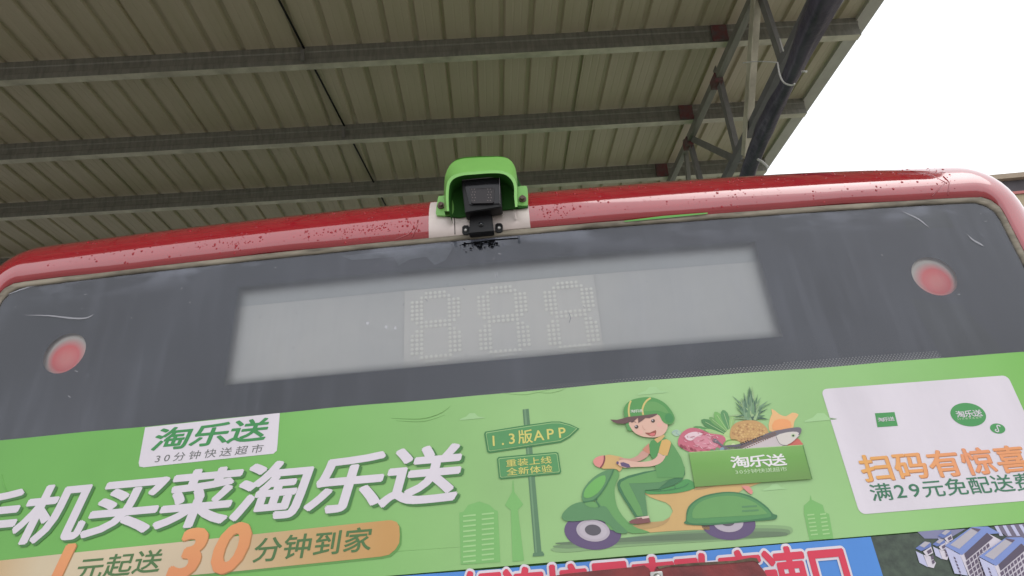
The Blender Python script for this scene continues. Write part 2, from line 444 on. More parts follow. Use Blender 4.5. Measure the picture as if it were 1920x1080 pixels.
# ------------------------------------------------------------------ building beyond the right end of the bus
bld = empty('building', 'beige flat-roofed building with dark band seen past the right end of the bus', 'building')
D = 26.0
def atd(p, y=D):
    d = ray(p); return CAM+d*(y/d.y)
pa = atd((1836, 331)); pb = atd((1925, 329))
zt = (pa.z+pb.z)/2
def zr(py): return atd((1900, py)).z
bands = [(zr(329), zr(338), (168, 152, 134), .25, 'parapet'), (zr(338), zr(361), (96, 92, 96), .0, 'fascia_band'), (zr(361), zr(366), (186, 120, 118), .12, 'cornice'), (zr(366), 0, (172, 158, 132), .05, 'wall')]
for i, (za, zb, c, pr, nm) in enumerate(bands):
    bm = bmesh.new(); box(bm, pa.x-6 if False else pa.x-.5-pr, pa.x+26, D-1.7-pr, D+12, zb+.002 if zb else 0, za)
    bm_obj(nm, bm, mat('building_'+nm, c, .8, .2, noise=(1.5, .5, None)), bld)
for i in range(5):
    bm = bmesh.new(); x = pa.x+2.5+i*4.2
    box(bm, x, x+1.8, D-1.80, D-1.70, zr(366)-3.2, zr(366)-1.4)
    wf = bm_obj('window', bm, mat('window_frame_white', (200, 200, 196), .5), bld)
    bm = bmesh.new(); box(bm, x+.1, x+1.7, D-1.82, D-1.79, zr(366)-3.1, zr(366)-1.5)
    bm_obj('pane', bm, mat('dark_pane', (40, 48, 54), .08, .6), wf)

# ------------------------------------------------------------------ the bus
bus = empty('bus', 'rear of a red-topped city bus carrying a green delivery advertisement', 'bus')
red_m = mat('red_vinyl', (158, 22, 38), .10, .5, coat=1.0, noise=(5, .35, (138, 14, 28)), bump=(5, .10, .006))
white_m = mat('bare_white_panel', (226, 212, 207), .35, .5, noise=(9, .4, (200, 182, 176)), bump=(25, .15, .003))
green_body = mat('green_bus_paint', (84, 150, 62), .35, .5, noise=(6, .5, (50, 88, 44)))
gask_m = mat('weathered_window_seal', (146, 137, 122), .7, .3, noise=(7, 1.0, (76, 70, 60), (1, 1, 4)), bump=(30, .2, .0015))
def outline(hx, zt, rad, zb, n=10):
    """open outline (x, z, nx, nz) going up the left side, over the top and down the right side"""
    pts = []
    zz = zb
    ys_ = [zb+(zt-rad-zb)*i/12 for i in range(13)]
    for z in ys_: pts.append((-hx, z, -1, 0))
    for i in range(1, n):
        a = math.pi-math.pi/2*i/n; pts.append((-hx+rad+rad*math.cos(a), zt-rad+rad*math.sin(a), math.cos(a), math.sin(a)))
    xs = sorted(set([round(-hx+rad, 4), round(hx-rad, 4), -.15, .094]+[round(i*GRID, 4) for i in range(math.ceil((-hx+rad)/GRID), math.floor((hx-rad)/GRID)+1)]))
    for x in xs: pts.append((x, zt, 0, 1))
    for i in range(1, n):
        a = math.pi/2-math.pi/2*i/n; pts.append((hx-rad+rad*math.cos(a), zt-rad+rad*math.sin(a), math.cos(a), math.sin(a)))
    for z in reversed(ys_): pts.append((hx, z, 1, 0))
    return pts
NRM = Vector((0, 1, -TT)).normalized()     # into the bus
def sp(x, z, off=0): return Vector((x, ypl(x, z)-off, z))
CAPR, CAPA = .120, .036
co = outline(1.228, 2.7355, .045, .42)
bm = bmesh.new(); rows = []
for (x, z, nx, nz) in co:
    k = nz*nz
    A = CAPA*k+.010*(1-k); RR = CAPR*k+.085*(1-k)
    tp_ = .16 if x > 0 else .06
    if k > .99: RR *= 1-tp_*max(0, (abs(x)-.35)/.85)**2
    else: RR *= (1-tp_*k)
    wob = .0025*math.sin(x*9)+.0015*math.sin(x*23+1) if k > .99 else 0
    base = Vector((x, ypl(x, z), z))
    out = Vector((nx, TT*nz, nz))
    ring = []
    for (o, d) in [(wob, .004), (wob, -.006), (A, -.006)]+[(A+RR*math.sin(R(f)), -.006+RR*(1-math.cos(R(f)))) for f in range(6, 103, 6)]:
        ring.append(base+out*o+Vector((0, 1, 0))*d)
    last = ring[-1]
    ring.append(Vector((last.x*1.0, last.y+.5, last.z+ (0.004 if nz > .9 else 0))))
    ring.append(Vector((last.x, last.y+10.6, last.z)))
    rows.append(ring)
vr = [[bm.verts.new(p) for p in r] for r in rows]
for i in range(len(vr)-1):
    for j in range(len(vr[0])-1):
        f = bm.faces.new((vr[i][j], vr[i][j+1], vr[i+1][j+1], vr[i+1][j])); f.smooth = True
        xm = (rows[i][1].x+rows[i+1][1].x)/2
        f.material_index = 1 if (-.15 < xm < .094 and co[i][3] == 1 and j < 10) else (2 if j >= len(vr[0])-2 else 0)
bmesh.ops.recalc_face_normals(bm, faces=bm.faces)
cap = bm_obj('roof_cowl', bm, [red_m, white_m, green_body], bus)
CAPROWS = rows
# underside, front and lower rear of the body
fl = Flat(); fl.poly([(-1.226, .42), (1.226, .42), (1.226, 2.0), (-1.226, 2.0)], -.004, green_body); fl.poly([(-1.226, 2.0), (1.226, 2.0), (1.226, 2.325), (-1.226, 2.325)], -.004, green_body)
fl.build('rear_panel', bus)
bm = bmesh.new(); box(bm, -1.25, 1.25, .3, 10.6, .40, .44); bm_obj('underside', bm, dark_beam, bus)
bm = bmesh.new(); box(bm, -1.26, 1.26, 10.5, 10.58, .44, 2.84); bm_obj('front_end', bm, green_body, bus)
bm = bmesh.new(); box(bm, -1.215, 1.215, .10, .13, .44, 2.74); bm_obj('inner_wall', bm, mat('interior_black', (14, 14, 15), .8, .2), bus)
tyre = mat('tyre_rubber', (28, 28, 28), .85, .2); rimm = mat('wheel_rim', (150, 150, 150), .4, .5, metal=.6)
for sx in (-1, 1):
    for y in (2.6, 8.4):
        bm = bmesh.new(); bmesh.ops.create_cone(bm, cap_ends=True, segments=32, radius1=.48, radius2=.48, depth=.28, matrix=Matrix.Translation((sx*1.12, y, .48)) @ Matrix.Rotation(math.pi/2, 4, 'Y'))
        wh = bm_obj('wheel', bm, tyre, bus)
        bm = bmesh.new(); bmesh.ops.create_cone(bm, cap_ends=True, segments=24, radius1=.27, radius2=.2, depth=.04, matrix=Matrix.Translation((sx*1.27, y, .48)) @ Matrix.Rotation(sx*math.pi/2, 4, 'Y'))
        bm_obj('rim', bm, rimm, wh)

# window seal between glass and cowl
gi = outline(1.210, 2.7195, .05, 1.99); go = outline(1.231, 2.739, .048, 1.99)
def resample(o, n=160):
    pts = [Vector((p[0], p[1])) for p in o]; L = [0]
    for i in range(1, len(pts)): L.append(L[-1]+(pts[i]-pts[i-1]).length)
    out = []
    for k in range(n):
        s = L[-1]*k/(n-1); i = 0
        while i < len(L)-2 and L[i+1] < s: i += 1
        t = (s-L[i])/((L[i+1]-L[i]) or 1); out.append(pts[i].lerp(pts[i+1], t))
    return out
bm = bmesh.new(); ra = resample(gi); rb = resample(go); vr = []
for a, b in zip(ra, rb):
    row = []
    for t, o in ((0, .000), (.02, .0065), (.25, .009), (.6, .0075), (.85, .004), (1, -.003)):
        q = a.lerp(b, t); row.append(bm.verts.new((q.x, ysm(q.x, q.y)-o, q.y)))
    vr.append(row)
for i in range(len(vr)-1):
    for j in range(5): bm.faces.new((vr[i][j], vr[i][j+1], vr[i+1][j+1], vr[i+1][j])).smooth = True
bmesh.ops.recalc_face_normals(bm, faces=bm.faces)
bm_obj('window_seal', bm, gask_m, bus)
# strip of older green paint showing under the red vinyl
fl = Flat(); fl.px([(1170, 417.5), (1240, 408.5), (1325, 402), (1325, 404.5), (1240, 413), (1170, 419.5)], .0105, mat('old_green_paint', (80, 150, 55), .4)); fl.build('old_paint_strip', bus)

# ---- rear window: dark printed band, display opening, lamps, glass
DZ0, DZ1 = 2.404, 2.651; DX0, DX1 = -.606, .613; MG = .017
band_m = mat('window_band_ink', (62, 65, 78), .5, .3, noise=(1.6, .8, (54, 52, 66), (1.4, 1, .5)))
band_lo = 2.318
gl = [(p[0], p[1]) for p in outline(1.2095, 2.719, .05, band_lo, 8)]
gl = [gl[0]]+[p for p in gl[1:-1] if not (abs(abs(p[0])-1.2095) < 1e-6 and p[1] < 2.6)]+[gl[-1]]
hole = [(DX0, DZ0), (DX0, DZ1), (DX1, DZ1), (DX1, DZ0)]
LR = .0505
lamps = [xz((121, 662)), xz((1752, 517.5))]
lh = [[(c[0]+LR*math.cos(-t*math.pi/20), c[1]+LR*math.sin(-t*math.pi/20)) for t in range(40)] for c in lamps]
bl = Flat(); bl.loops([gl, hole]+lh, 0, band_m)
window = bl.build('rear_window', bus, True)
# screen-printed dots fading the band out around the opening
dots = Flat(); hd = mat('halftone_ink', (52, 55, 66), .5, .3); q_ = .0070
for rw_, (d, h) in enumerate(((.0000, .0027), (.0035, .0024), (.0070, .0020), (.0105, .0016), (.0140, .0012))):
    st = (rw_ % 2)*q_/2
    def dia(x, z): dots.poly([(x-h, z), (x, z-h), (x+h, z), (x, z+h)], .0001+rw_*.00005, hd)
    x = DX0+st+.001
    while x < DX1-d: dia(x, DZ0+d); dia(x, DZ1-d); x += q_
    z = DZ0+q_+st
    while z < DZ1-d-q_*.5: dia(DX0+d, z); dia(DX1-d, z); z += q_
dots.build('halftone_dots', window)['kind'] = 'stuff'
dots = Flat(); hp = mat('halftone_pale', (150, 146, 148), .5, .3)
for rw_ in range(5):
    x = -.1+(rw_ % 2)*q_/2
    while x < .985:
        h = min(.0031, .0006+.0036*(x+.1))*(1 if x < .93 else .6)*(1-.1*rw_)
        if rw_ < 1+4*min(1, (x+.15)): dots.poly([(x-h, 2.3275+rw_*.00395), (x, 2.3275+rw_*.00395-h), (x+h, 2.3275+rw_*.00395), (x, 2.3275+rw_*.00395+h)], .0006, hp)
        x += q_
dots.build('halftone_dots', window)['kind'] = 'stuff'
# display board behind the opening
dep = -.022
fl = Flat(); fl.poly([(DX0-.03, DZ0-.03), (DX1+.03, DZ0-.03), (DX1+.03, DZ1+.03), (DX0-.03, DZ1+.03)], dep, mat('display_backing', (220, 216, 216), .7, .3, noise=(2.2, .5, (202, 202, 204))))
disp = fl.build('route_display', window)
fl = Flat(); ledbd = mat('led_board', (230, 225, 223), .6, .3, noise=(5, .3, (208, 206, 208)))
fl.poly([(-.212, DZ0-.02), (.226, DZ0-.02), (.230, 2.603), (-.212, 2.603)], dep+.004, ledbd); board = fl.build('led_board', window)
mask = ["...xxxxx...", "..xxxxxxx..", "xxx.....xxx", "xxx.....xxx", "xxx.....xxx", "xxx.....xxx", "xxx.....xxx", ".xxxxxxxxx.", "..xxxxxxx..", ".xx.....xx.", "xxx.....xxx", "xxx.....xxx", "xxx.....xxx", "xxx.....xxx", "xxx.....xxx", "..xxxxxxx..", "...xxxxx..."]
led_m = mat('led_dot', (252, 248, 243), .4, .5)
for cpx in ((815, 607), (943, 597), (1071, 588)):
    cx, cz = xz(cpx); bm = bmesh.new()
    for r, row in enumerate(mask):
        for c, ch in enumerate(row):
            if ch != 'x': continue
            x = cx+(c-5)*.0106; z = cz+(8-r)*.0107
            y = ysm(x, z)+.0165
            vs = []
            for k in range(8):
                t = k*math.pi/4; vs.append(bm.verts.new((x+.0040*math.cos(t), y-.0012, z+.0040*math.sin(t))))
            tp = bm.verts.new((x, y-.0017, z))
            for k in range(8): bm.faces.new((vs[k], vs[(k+1) % 8], tp)).smooth = True
    bmesh.ops.recalc_face_normals(bm, faces=bm.faces)
    bm_obj('led_digit', bm, led_m, window)
fl = Flat(); fl.poly([(DX0-.03, 2.606), (DX1+.03, 2.604), (DX1+.03, DZ1+.03), (DX0-.03, DZ1+.03)], dep+.0006, mat('shaded_housing_top', (194, 194, 197), .7, .3)); fl.build('shaded_housing_top', window)  # display housing top, greyed in colour for the shade across it
# round red lamps
def lamp_mat():
    m = bpy.data.materials.new('lamp_lens'); m.use_nodes = True; n = m.node_tree; b = n.nodes['Principled BSDF']
    b.inputs['Roughness'].default_value = .35
    tc = n.nodes.new('ShaderNodeTexCoord'); mp = n.nodes.new('ShaderNodeMapping'); mp.vector_type = 'POINT'
    mp.inputs['Location'].default_value = (-.003/.052, 0, .012/.052); mp.inputs['Scale'].default_value = (1/.052, 0, 1/.052)
    n.links.new(tc.outputs['Object'], mp.inputs[0])
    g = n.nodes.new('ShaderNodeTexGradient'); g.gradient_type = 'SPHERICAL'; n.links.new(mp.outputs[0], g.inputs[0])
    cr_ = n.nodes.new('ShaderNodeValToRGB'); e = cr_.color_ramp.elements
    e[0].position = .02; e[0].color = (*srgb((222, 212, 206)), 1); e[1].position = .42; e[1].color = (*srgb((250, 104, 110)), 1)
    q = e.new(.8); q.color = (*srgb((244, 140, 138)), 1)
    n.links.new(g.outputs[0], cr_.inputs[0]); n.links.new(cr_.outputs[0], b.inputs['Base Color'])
    return m
lm = lamp_mat()
for c in lamps:
    bm = bmesh.new(); rings = []
    for rr, d in ((LR+.012, .006), (LR*.98, .006), (LR*.8, .001), (LR*.5, -.002), (LR*.2, -.003)):
        rings.append([bm.verts.new((rr*math.cos(k*math.pi/20), d+TT*rr*math.sin(k*math.pi/20)+2*KK*c[0]*rr*math.cos(k*math.pi/20), rr*math.sin(k*math.pi/20))) for k in range(40)])
    for a, b in zip(rings, rings[1:]):
        for k in range(40): bm.faces.new((a[k], a[(k+1) % 40], b[(k+1) % 40], b[k])).smooth = True
    bm.faces.new(rings[-1]); bmesh.ops.recalc_face_normals(bm, faces=bm.faces)
    o = bm_obj('marker_lamp', bm, lm, window); o.location = (c[0], ysm(*c)+.006, c[1])
# the clear pane itself, dusty and streaked
def pane_mat():
    m = bpy.data.materials.new('dusty_glass'); m.use_nodes = True; n = m.node_tree; N = n.nodes; Lk = n.links
    N.remove(N['Principled BSDF'])
    tr = N.new('ShaderNodeBsdfTransparent'); tr.inputs[0].default_value = (.93, .95, .94, 1)
    gs = N.new('ShaderNodeBsdfGlossy'); gs.inputs['Roughness'].default_value = .06
    fr = N.new('ShaderNodeFresnel'); fr.inputs[0].default_value = 1.5
    df = N.new('ShaderNodeBsdfDiffuse'); df.inputs[0].default_value = (*srgb((166, 170, 186)), 1)
    tc = N.new('ShaderNodeTexCoord')
    def nz(scale, sc, lo, hi, a, b, det=6):
        mp = N.new('ShaderNodeMapping'); mp.inputs['Scale'].default_value = sc; Lk.new(tc.outputs['Object'], mp.inputs[0])
        q = N.new('ShaderNodeTexNoise'); q.inputs['Scale'].default_value = scale; q.inputs['Detail'].default_value = det; Lk.new(mp.outputs[0], q.inputs['Vector'])
        r = N.new('ShaderNodeMapRange'); r.inputs['From Min'].default_value = lo; r.inputs['From Max'].default_value = hi; r.inputs['To Min'].default_value = a; r.inputs['To Max'].default_value = b
        Lk.new(q.outputs[0], r.inputs[0]); return r.outputs[0]
    d1 = nz(2.2, (1, 1, 1), .35, .7, .02, .10)            # broad dust
    d2 = nz(9, (3, 1, .22), .5, .75, 0, .05)              # run-down streaks
    d3 = nz(60, (1, 1, 1), .72, .8, 0, .08, 2)           # specks
    sx = N.new('ShaderNodeSeparateXYZ'); Lk.new(tc.outputs['Object'], sx.inputs[0])
    top = N.new('ShaderNodeMapRange'); top.inputs['From Min'].default_value = 2.655; top.inputs['From Max'].default_value = 2.72; Lk.new(sx.outputs['Z'], top.inputs[0])
    d4 = nz(7, (1, 1, 2.5), .47, .60, 0, .22)             # grime caught under the top seal
    def m2(op, a, b):
        q = N.new('ShaderNodeMath'); q.operation = op
        for i, v in enumerate((a, b)):
            if isinstance(v, (int, float)): q.inputs[i].default_value = v
            else: Lk.new(v, q.inputs[i])
        return q.outputs[0]
    tot = m2('ADD', m2('ADD', d1, d2), m2('ADD', d3, m2('MULTIPLY', d4, top.outputs[0])))
    m1 = N.new('ShaderNodeMixShader'); Lk.new(tot, m1.inputs[0]); Lk.new(tr.outputs[0], m1.inputs[1]); Lk.new(df.outputs[0], m1.inputs[2])
    mx = N.new('ShaderNodeMixShader'); Lk.new(m2('MULTIPLY', fr.outputs[0], 1.25), mx.inputs[0]); Lk.new(m1.outputs[0], mx.inputs[1]); Lk.new(gs.outputs[0], mx.inputs[2])
    Lk.new(mx.outputs[0], N['Material Output'].inputs[0])
    return m
fl = Flat(); fl.poly(gl, .004, pane_mat()); fl.build('glass_pane', window, True)
# scratches, scuffs, adhesive remains
sc = Flat(); scm = mat('scratch_grey', (142, 142, 148), .6); off = .0046
sc.line([(48, 592), (95, 593), (140, 598), (165, 597), (178, 590)], 3.2, off, scm, sm=3, taper=True)
sc.line([(1812, 441), (1822, 451), (1838, 460), (1842, 463)], 3, off, scm, sm=3, taper=True)
sc.line([(1066, 587), (1070, 597), (1067, 607)], 2, off, scm, taper=True)
sc.line([(930, 512), (932, 522)], 2, off, scm)
sc.line([(1690, 398), (1720, 412), (1740, 428)], 2.5, off, scm, sm=3, taper=True)
sc.line([(0, 560), (60, 538), (130, 524), (200, 520)], 3, off, scm, sm=3, taper=True)
for i in range(30):
    x = random.uniform(30, 1880); y = random.uniform(470, 700)-(x-900)*.085
    a = random.uniform(-1.2, 1.2); L = random.uniform(1.5, 7)
    sc.line([(x, y), (x+L*math.cos(a), y+L*math.sin(a))], random.uniform(.7, 1.6), off, scm)
for (x, y) in ((690, 607), (725, 614), (742, 616)): sc.ell((x, y), 2.6 if x > 700 else 3.4, 3.2, off, mat('smear_white', (172, 171, 176), .6))
sc.build('scratches', window)['kind'] = 'stuff'
gr = Flat(); bk = mat('black_grime', (14, 15, 18), .8, .05)
gr.line([(866, 460), (890, 456), (930, 451), (972, 448)], 2.2, .00465, bk)
for i in range(75):
    x = 898+random.gauss(0, 22); y = 456+abs(random.gauss(0, 6))-(x-900)*.08
    r_ = random.uniform(.6, 3.6)
    gr.px(crom([(x+r_*random.uniform(.5, 1.3)*math.cos(k*1.047), y+r_*random.uniform(.35, .9)*math.sin(k*1.047)) for k in range(6)], 2), .0047+.00005*i, bk)
gr.build('grime', window)['kind'] = 'stuff'
pt = Flat(); pmx = mat('darker_film_patch', (40, 43, 51), .5)
pt.px([(1690, 402), (1770, 392), (1790, 427), (1700, 430)], .0008, pmx)
pt.build('film_patch', window); pt = Flat(); pt.px([(1706, 560), (1800, 570), (1880, 655), (1905, 668), (1768, 672)], .0008, mat('darker_film_patch_b', (46, 49, 58), .5))
pt.build('film_patch', window); pt = Flat(); pt.px([(640, 480), (740, 470), (812, 460), (853, 456), (846, 470), (836, 488), (815, 497), (800, 482), (770, 486), (748, 498), (738, 482), (660, 488)], .0008, mat('paler_film_patch', (102, 104, 117), .5, noise=(16, 1, (66, 69, 80))), 0)
pt.build('film_patch', window)

# ------------------------------------------------------------------ the advertisement
ad = Flat()
adg = gradient_mat('ad_green', [(0, (108, 170, 82)), (.30, (112, 176, 86)), (.55, (150, 190, 126)), (.72, (160, 196, 140)), (.90, (138, 188, 112)), (1, (122, 184, 88))], 'X', -1.25, 1.1, dirt=.12)
W = (214, 206, 214)
ztop = 2.326; zbot = 1.9885
top = [(x*GRID-1.25, ztop+.0010*math.sin(x*.45)+.0006*math.sin(x*1.1)) for x in range(0, 51)]
ad.poly([(-1.222, zbot), (1.222, zbot)]+[(min(1.222, max(-1.222, x)), z) for x, z in reversed(top)], .007, adg)
advert = ad.build('advert_sticker', bus, True)
A1, A2, A3, A4, A5, A6, A7, A8 = [.0076+.0004*i for i in range(8)]
white = pm(W)
# deeper green pool of ink at the lower left (printed)
# --- skyline silhouettes
sk = Flat(); skg = pm((122, 178, 104)); skl = pm((158, 200, 136))
T = (440, 760, 3.375)
sk.px([(1425, 680), (1450, 675), (1480, 632), (1550, 610), (1615, 632), (1650, 665), (1666, 670), (1683, 992), (1434, 1008)], A1, skg, 0, T)
for i in range(10):
    y = 690+i*32
    sk.px([(1448, y+8), (1528, y-1), (1528, y+10), (1448, y+18)], A2, skl, 0, T); sk.px([(1565, y-4), (1642, y-12), (1643, y-2), (1566, y+6)], A2, skl, 0, T)
sk.build('tower_block_print', advert); sk = Flat()
T = (880, 740, 3.1775)
sk.px([(259, 512), (256, 580), (213, 660), (248, 690), (258, 995), (327, 988), (290, 690), (322, 655), (268, 580), (263, 512)], A1, skg, 0, T)
sk.build('broadcast_tower_print', advert); sk = Flat()
T = (1240, 700, 3)
sk.px([(795, 745), (828, 715), (832, 685), (838, 712), (900, 742), (912, 783), (935, 792), (960, 931), (826, 937), (795, 790)], A1, skg, 0, T)
for i in range(6):
    y = 795+i*22
    sk.px([(812+i*4, y), (852+i*4, y-4), (853+i*4, y+4), (813+i*4, y+8)], A2, skl, 0, T); sk.px([(884+i*3, y-4), (918+i*4, y-8), (919+i*4, y), (885+i*3, y+4)], A2, skl, 0, T)
cl_ = pm((160, 198, 142)); sk.build('tower_block_print', advert)
for (x, y, s) in ((885, 783, 1), (1222, 735, 1.2), (1535, 785, 1.3), (1450, 915, 1)):
    sk = Flat(); sk.px([(x-22*s, y+4*s), (x-10*s, y-1*s), (x-4*s, y-7*s), (x+6*s, y-7*s), (x+12*s, y-1*s), (x+24*s, y+1*s), (x+24*s, y+2*s), (x-22*s, y+6*s)], A1, cl_, 0); sk.build('cloud_print', advert)
# creases and trapped air under the vinyl
def crease(pts, rad, o=.0072, m=None):
    bm = bmesh.new(); q = crom(pts, 4, False); n = len(q)
    P = []; rad *= .6
    for p in q: x, z = xz(p); P.append(Vector((x, ypl(x, z)-o, z)))
    tube(bm, P, [rad*(.25+.75*math.sin(math.pi*i/(n-1))) for i in range(n)], 8); bm_obj('crease', bm, m or adg, advert, True)
crease([(735, 785), (790, 786), (826, 776), (846, 762)], .0020); crease([(745, 790), (795, 791), (835, 779)], .0012)
crease([(1000, 736), (1030, 738), (1052, 733), (1062, 728)], .0012); crease([(940, 738), (985, 741), (1030, 732)], .0010)
crease([(8, 890), (14, 915), (30, 932)], .0018); crease([(300, 1062), (560, 1046), (900, 1023)], .0008)
# --- logo panel
lp = Flat(); TL, TR, BR, BL = (275.5, 802.5), (527, 775.5), (520, 851), (263, 877.5)
lp.px([TL, TR, (522.5, 836), (521.5, 846), (515, 851.5), (273, 877), (265, 875.5), (263.5, 869)], A1, white)
lg = pm((62, 138, 78))
text(lp, '淘乐送', (327, 823.7), (469.6, 809), .049, A2, lg, .024, .27, width=.083)
text(lp, '30分钟快送超市', (299.5, 861), (485, 842.6), .019, A2, pm((104, 106, 104)), .0, .15, width=.026, latin=.6)
lp.build('logo_print', advert)
# --- slogan
sl = Flat(); sh = pm((72, 122, 66))
text(sl, '手机买菜淘乐送', (-24, 978), (795, 893), .115, A3, sh, .03, .27, dx=.0055, dz=-.0045, width=.152)
text(sl, '手机买菜淘乐送', (-24, 978), (795, 893), .115, A4, white, .028, .27, width=.152)
sl.build('slogan_print', advert)
# --- orange bar
ob = Flat()
bx0 = [(0, 1051.5), (160, 1034.5), (320, 1018.5), (480, 1002), (640, 985), (728, 976)]
barm = gradient_mat('bar_gold', [(0, (186, 146, 92)), (.18, (198, 158, 104)), (.32, (208, 190, 160)), (.62, (208, 188, 160)), (.85, (202, 166, 116)), (1, (196, 150, 92))], 'X', -1.25, -.24)
shb = pm((96, 146, 76))
zt_ = [xz(p) for p in bx0]
l0 = xz((0, 1051.5)); rt = [(736, 976), (745, 979), (750, 987), (751, 1003), (750, 1018), (743, 1030), (731, 1040), (716, 1043.5)]
lowz = xz((440, 1071.5))
barp = [(-1.215, lowz[1])]+[(-1.215, zt_[0][1]+.004)]+zt_+[xz(p) for p in rt]+[lowz]
ob.poly([(x+.004, z-.004) for x, z in barp], A1, shb); ob.poly(barp, A2, barm)
orr = gradient_mat('digit_orange', [(0, (222, 140, 96)), (1, (228, 160, 104))], 'Z', 1.99, 2.12); ors = pm((176, 128, 82))
dg = pm((78, 112, 66))
for (mm, of, dx, dz) in ((ors, A3, .002, -.002), (orr, A4, 0, 0)):
    text(ob, '3', (359, 1035), (359, 1035), .117, of, mm, .040, .27, width=.132, dx=dx, dz=dz)
    text(ob, '0', (438, 1024.5), (438, 1024.5), .117, of, mm, .040, .27, width=.132, dx=dx, dz=dz)
    text(ob, '1', (119, 1064), (119, 1064), .117, of, mm, .040, .27, width=.132, dx=dx, dz=dz)
text(ob, '元起送', (173.3, 1066.7), (281.5, 1053.5), .0425, A3, dg, .014, .15)
text(ob, '分钟到家', (505, 1031), (672.6, 1013.3), .0455, A3, dg, .014, .12)
ob.build('offer_print', advert)
# --- signpost
sg = Flat(); T = (880, 740, 3.1775)
pole = pm((92, 128, 96)); pole2 = pm((112, 148, 112)); sgd = pm((70, 128, 78)); sgf = pm((86, 146, 92)); sgl = pm((156, 192, 130)); yel = pm((208, 200, 112))
sg.px([(318, 92), (354, 88), (378, 350), (430, 938), (388, 944), (352, 500)], A1, pole, 0, T); sg.px([(326, 92), (338, 90), (404, 940), (395, 942)], A2, pole2, 0, T)
sg.px([(380, 944), (436, 934), (446, 950), (444, 960), (378, 964)], A2, pole, 0, T)
sg.px([(90, 238), (96, 224), (330, 186), (490, 164), (540, 164), (600, 180), (655, 206), (600, 258), (545, 288), (122, 351), (108, 344)], A3, sgd, 0, T)
sg.px([(100, 238), (104, 230), (332, 194), (490, 171), (538, 171), (596, 186), (642, 206), (595, 250), (542, 279), (126, 341), (116, 336)], A4, sgl, 0, T)
sg.px([(104, 240), (107, 234), (333, 198), (490, 175), (537, 175), (594, 189), (636, 206), (592, 247), (540, 275), (128, 337), (119, 332)], A5, sgf, 0, T)
text(sg, '1.3版APP', (926, 827.5), (1054, 812), .029, A6, yel, .012, .0, width=.030, latin=.78)
sg.px([(166, 385), (176, 374), (515, 344), (530, 350), (547, 462), (540, 474), (190, 506), (178, 500)], A3, sgd, 0, T)
sg.px([(175, 388), (182, 382), (514, 352), (523, 357), (538, 458), (533, 465), (193, 497), (185, 492)], A4, sgl, 0, T)
sg.px([(179, 390), (184, 386), (513, 356), (520, 360), (534, 456), (530, 461), (195, 493), (188, 488)], A5, sgf, 0, T)
text(sg, '重装上线', (880+251/3.1775, 740+411/3.1775), (880+457/3.1775, 740+394/3.1775), .015, A6, yel, .008, 0, width=.022)
text(sg, '全新体验', (880+256/3.1775, 740+462/3.1775), (880+462/3.1775, 740+445/3.1775), .015, A6, yel, .008, 0, width=.022)
sg.build('signpost_print', advert)
# --- scooter and rider (printed illustration)
il = Flat()
g1 = pm((84, 146, 84)); g2 = pm((104, 156, 94)); g3 = pm((110, 172, 92)); g4 = pm((92, 138, 94)); g5 = pm((70, 120, 82)); tan_ = pm((204, 168, 112)); tan2 = pm((182, 150, 102))
pur = pm((98, 82, 116)); grey = pm((178, 168, 178)); dk = pm((92, 88, 96)); pink = pm((212, 140, 132)); skin = pm((216, 176, 158)); skin2 = pm((198, 152, 138)); brn = pm((128, 84, 84)); brn2 = pm((104, 78, 78)); org = pm((210, 170, 104))
def blur_shadow(pts, c0, c1, n=5):
    pass
T = (1040, 840, 5.4)
# printed ground shadow, a few tones
for i, c in enumerate(((134, 166, 118), (116, 142, 106), (102, 122, 96))):
    s = 1-.26*i
    cxs = 1255; cys = 1008
    pts = [(cxs+(x-cxs)*(1-.02*i), cys+(y-cys)*s+ 0) for x, y in ((1032, 1029), (1080, 1022), (1200, 1004), (1300, 992), (1400, 985), (1470, 986), (1484, 994), (1470, 1003), (1380, 1012), (1250, 1020), (1150, 1027), (1060, 1036))]
    il.px(pts, A1+.0001*i, pm(c), 3)
# front wheel
il.ell((384, 850), 288, 180, A2, pur, T, 36, R(6)); il.ell((386, 838), 170, 110, A3, grey, T, 32, R(8)); il.ell((385, 832), 82, 55, A4, dk, T, 28, R(6))
il.ell((386, 838), 140, 88, A3+.0001, pm((186, 177, 186)), T, 30, R(8))
# rear wheel
T4 = (1260, 880, 6.75)
il.ell((700, 690), 345, 205, A2, pur, T4, 36, R(4)); il.ell((700, 675), 190, 122, A3, grey, T4, 30, R(4)); il.ell((695, 670), 85, 50, A4, dk, T4, 26)
# tan body
T3 = T
il.px([(905, 462), (1000, 450), (1404, 420), (1500, 350), (1660, 285), (2050, 250), (2210, 265), (2150, 330), (1900, 420), (1700, 560), (1560, 720), (1560, 830), (1404, 830), (1120, 845), (960, 858), (870, 835), (780, 790), (870, 800), (960, 770), (1090, 745), (1160, 700), (1190, 640), (1165, 590), (1120, 555), (1040, 530), (960, 500)], A2, tan_, 0, T)
il.px([(770, 790), (960, 752), (1090, 742), (1160, 700), (1130, 755), (1040, 800), (900, 822), (830, 815)], A3, tan2, 2, T)
il.px([(1440, 350), (1520, 345), (2120, 250), (2120, 262), (1500, 420), (1404, 430)], A3, pm((178, 150, 104)), 0, T) 
# seat
il.px([(915, 425), (1050, 425), (1210, 380), (1285, 330), (1340, 320), (1390, 345), (1410, 372), (1404, 410), (1330, 440), (1200, 462), (1060, 470), (930, 468)], A4, pm((82, 148, 86)), 3, T)
il.line([(920, 430), (1060, 438), (1200, 420), (1300, 395), (1350, 360)], 7, A5, g5, T, 3); il.line([(1060, 400), (1068, 436)], 6, A5, g5, T); il.line([(1208, 380), (1214, 418)], 6, A5, g5, T)
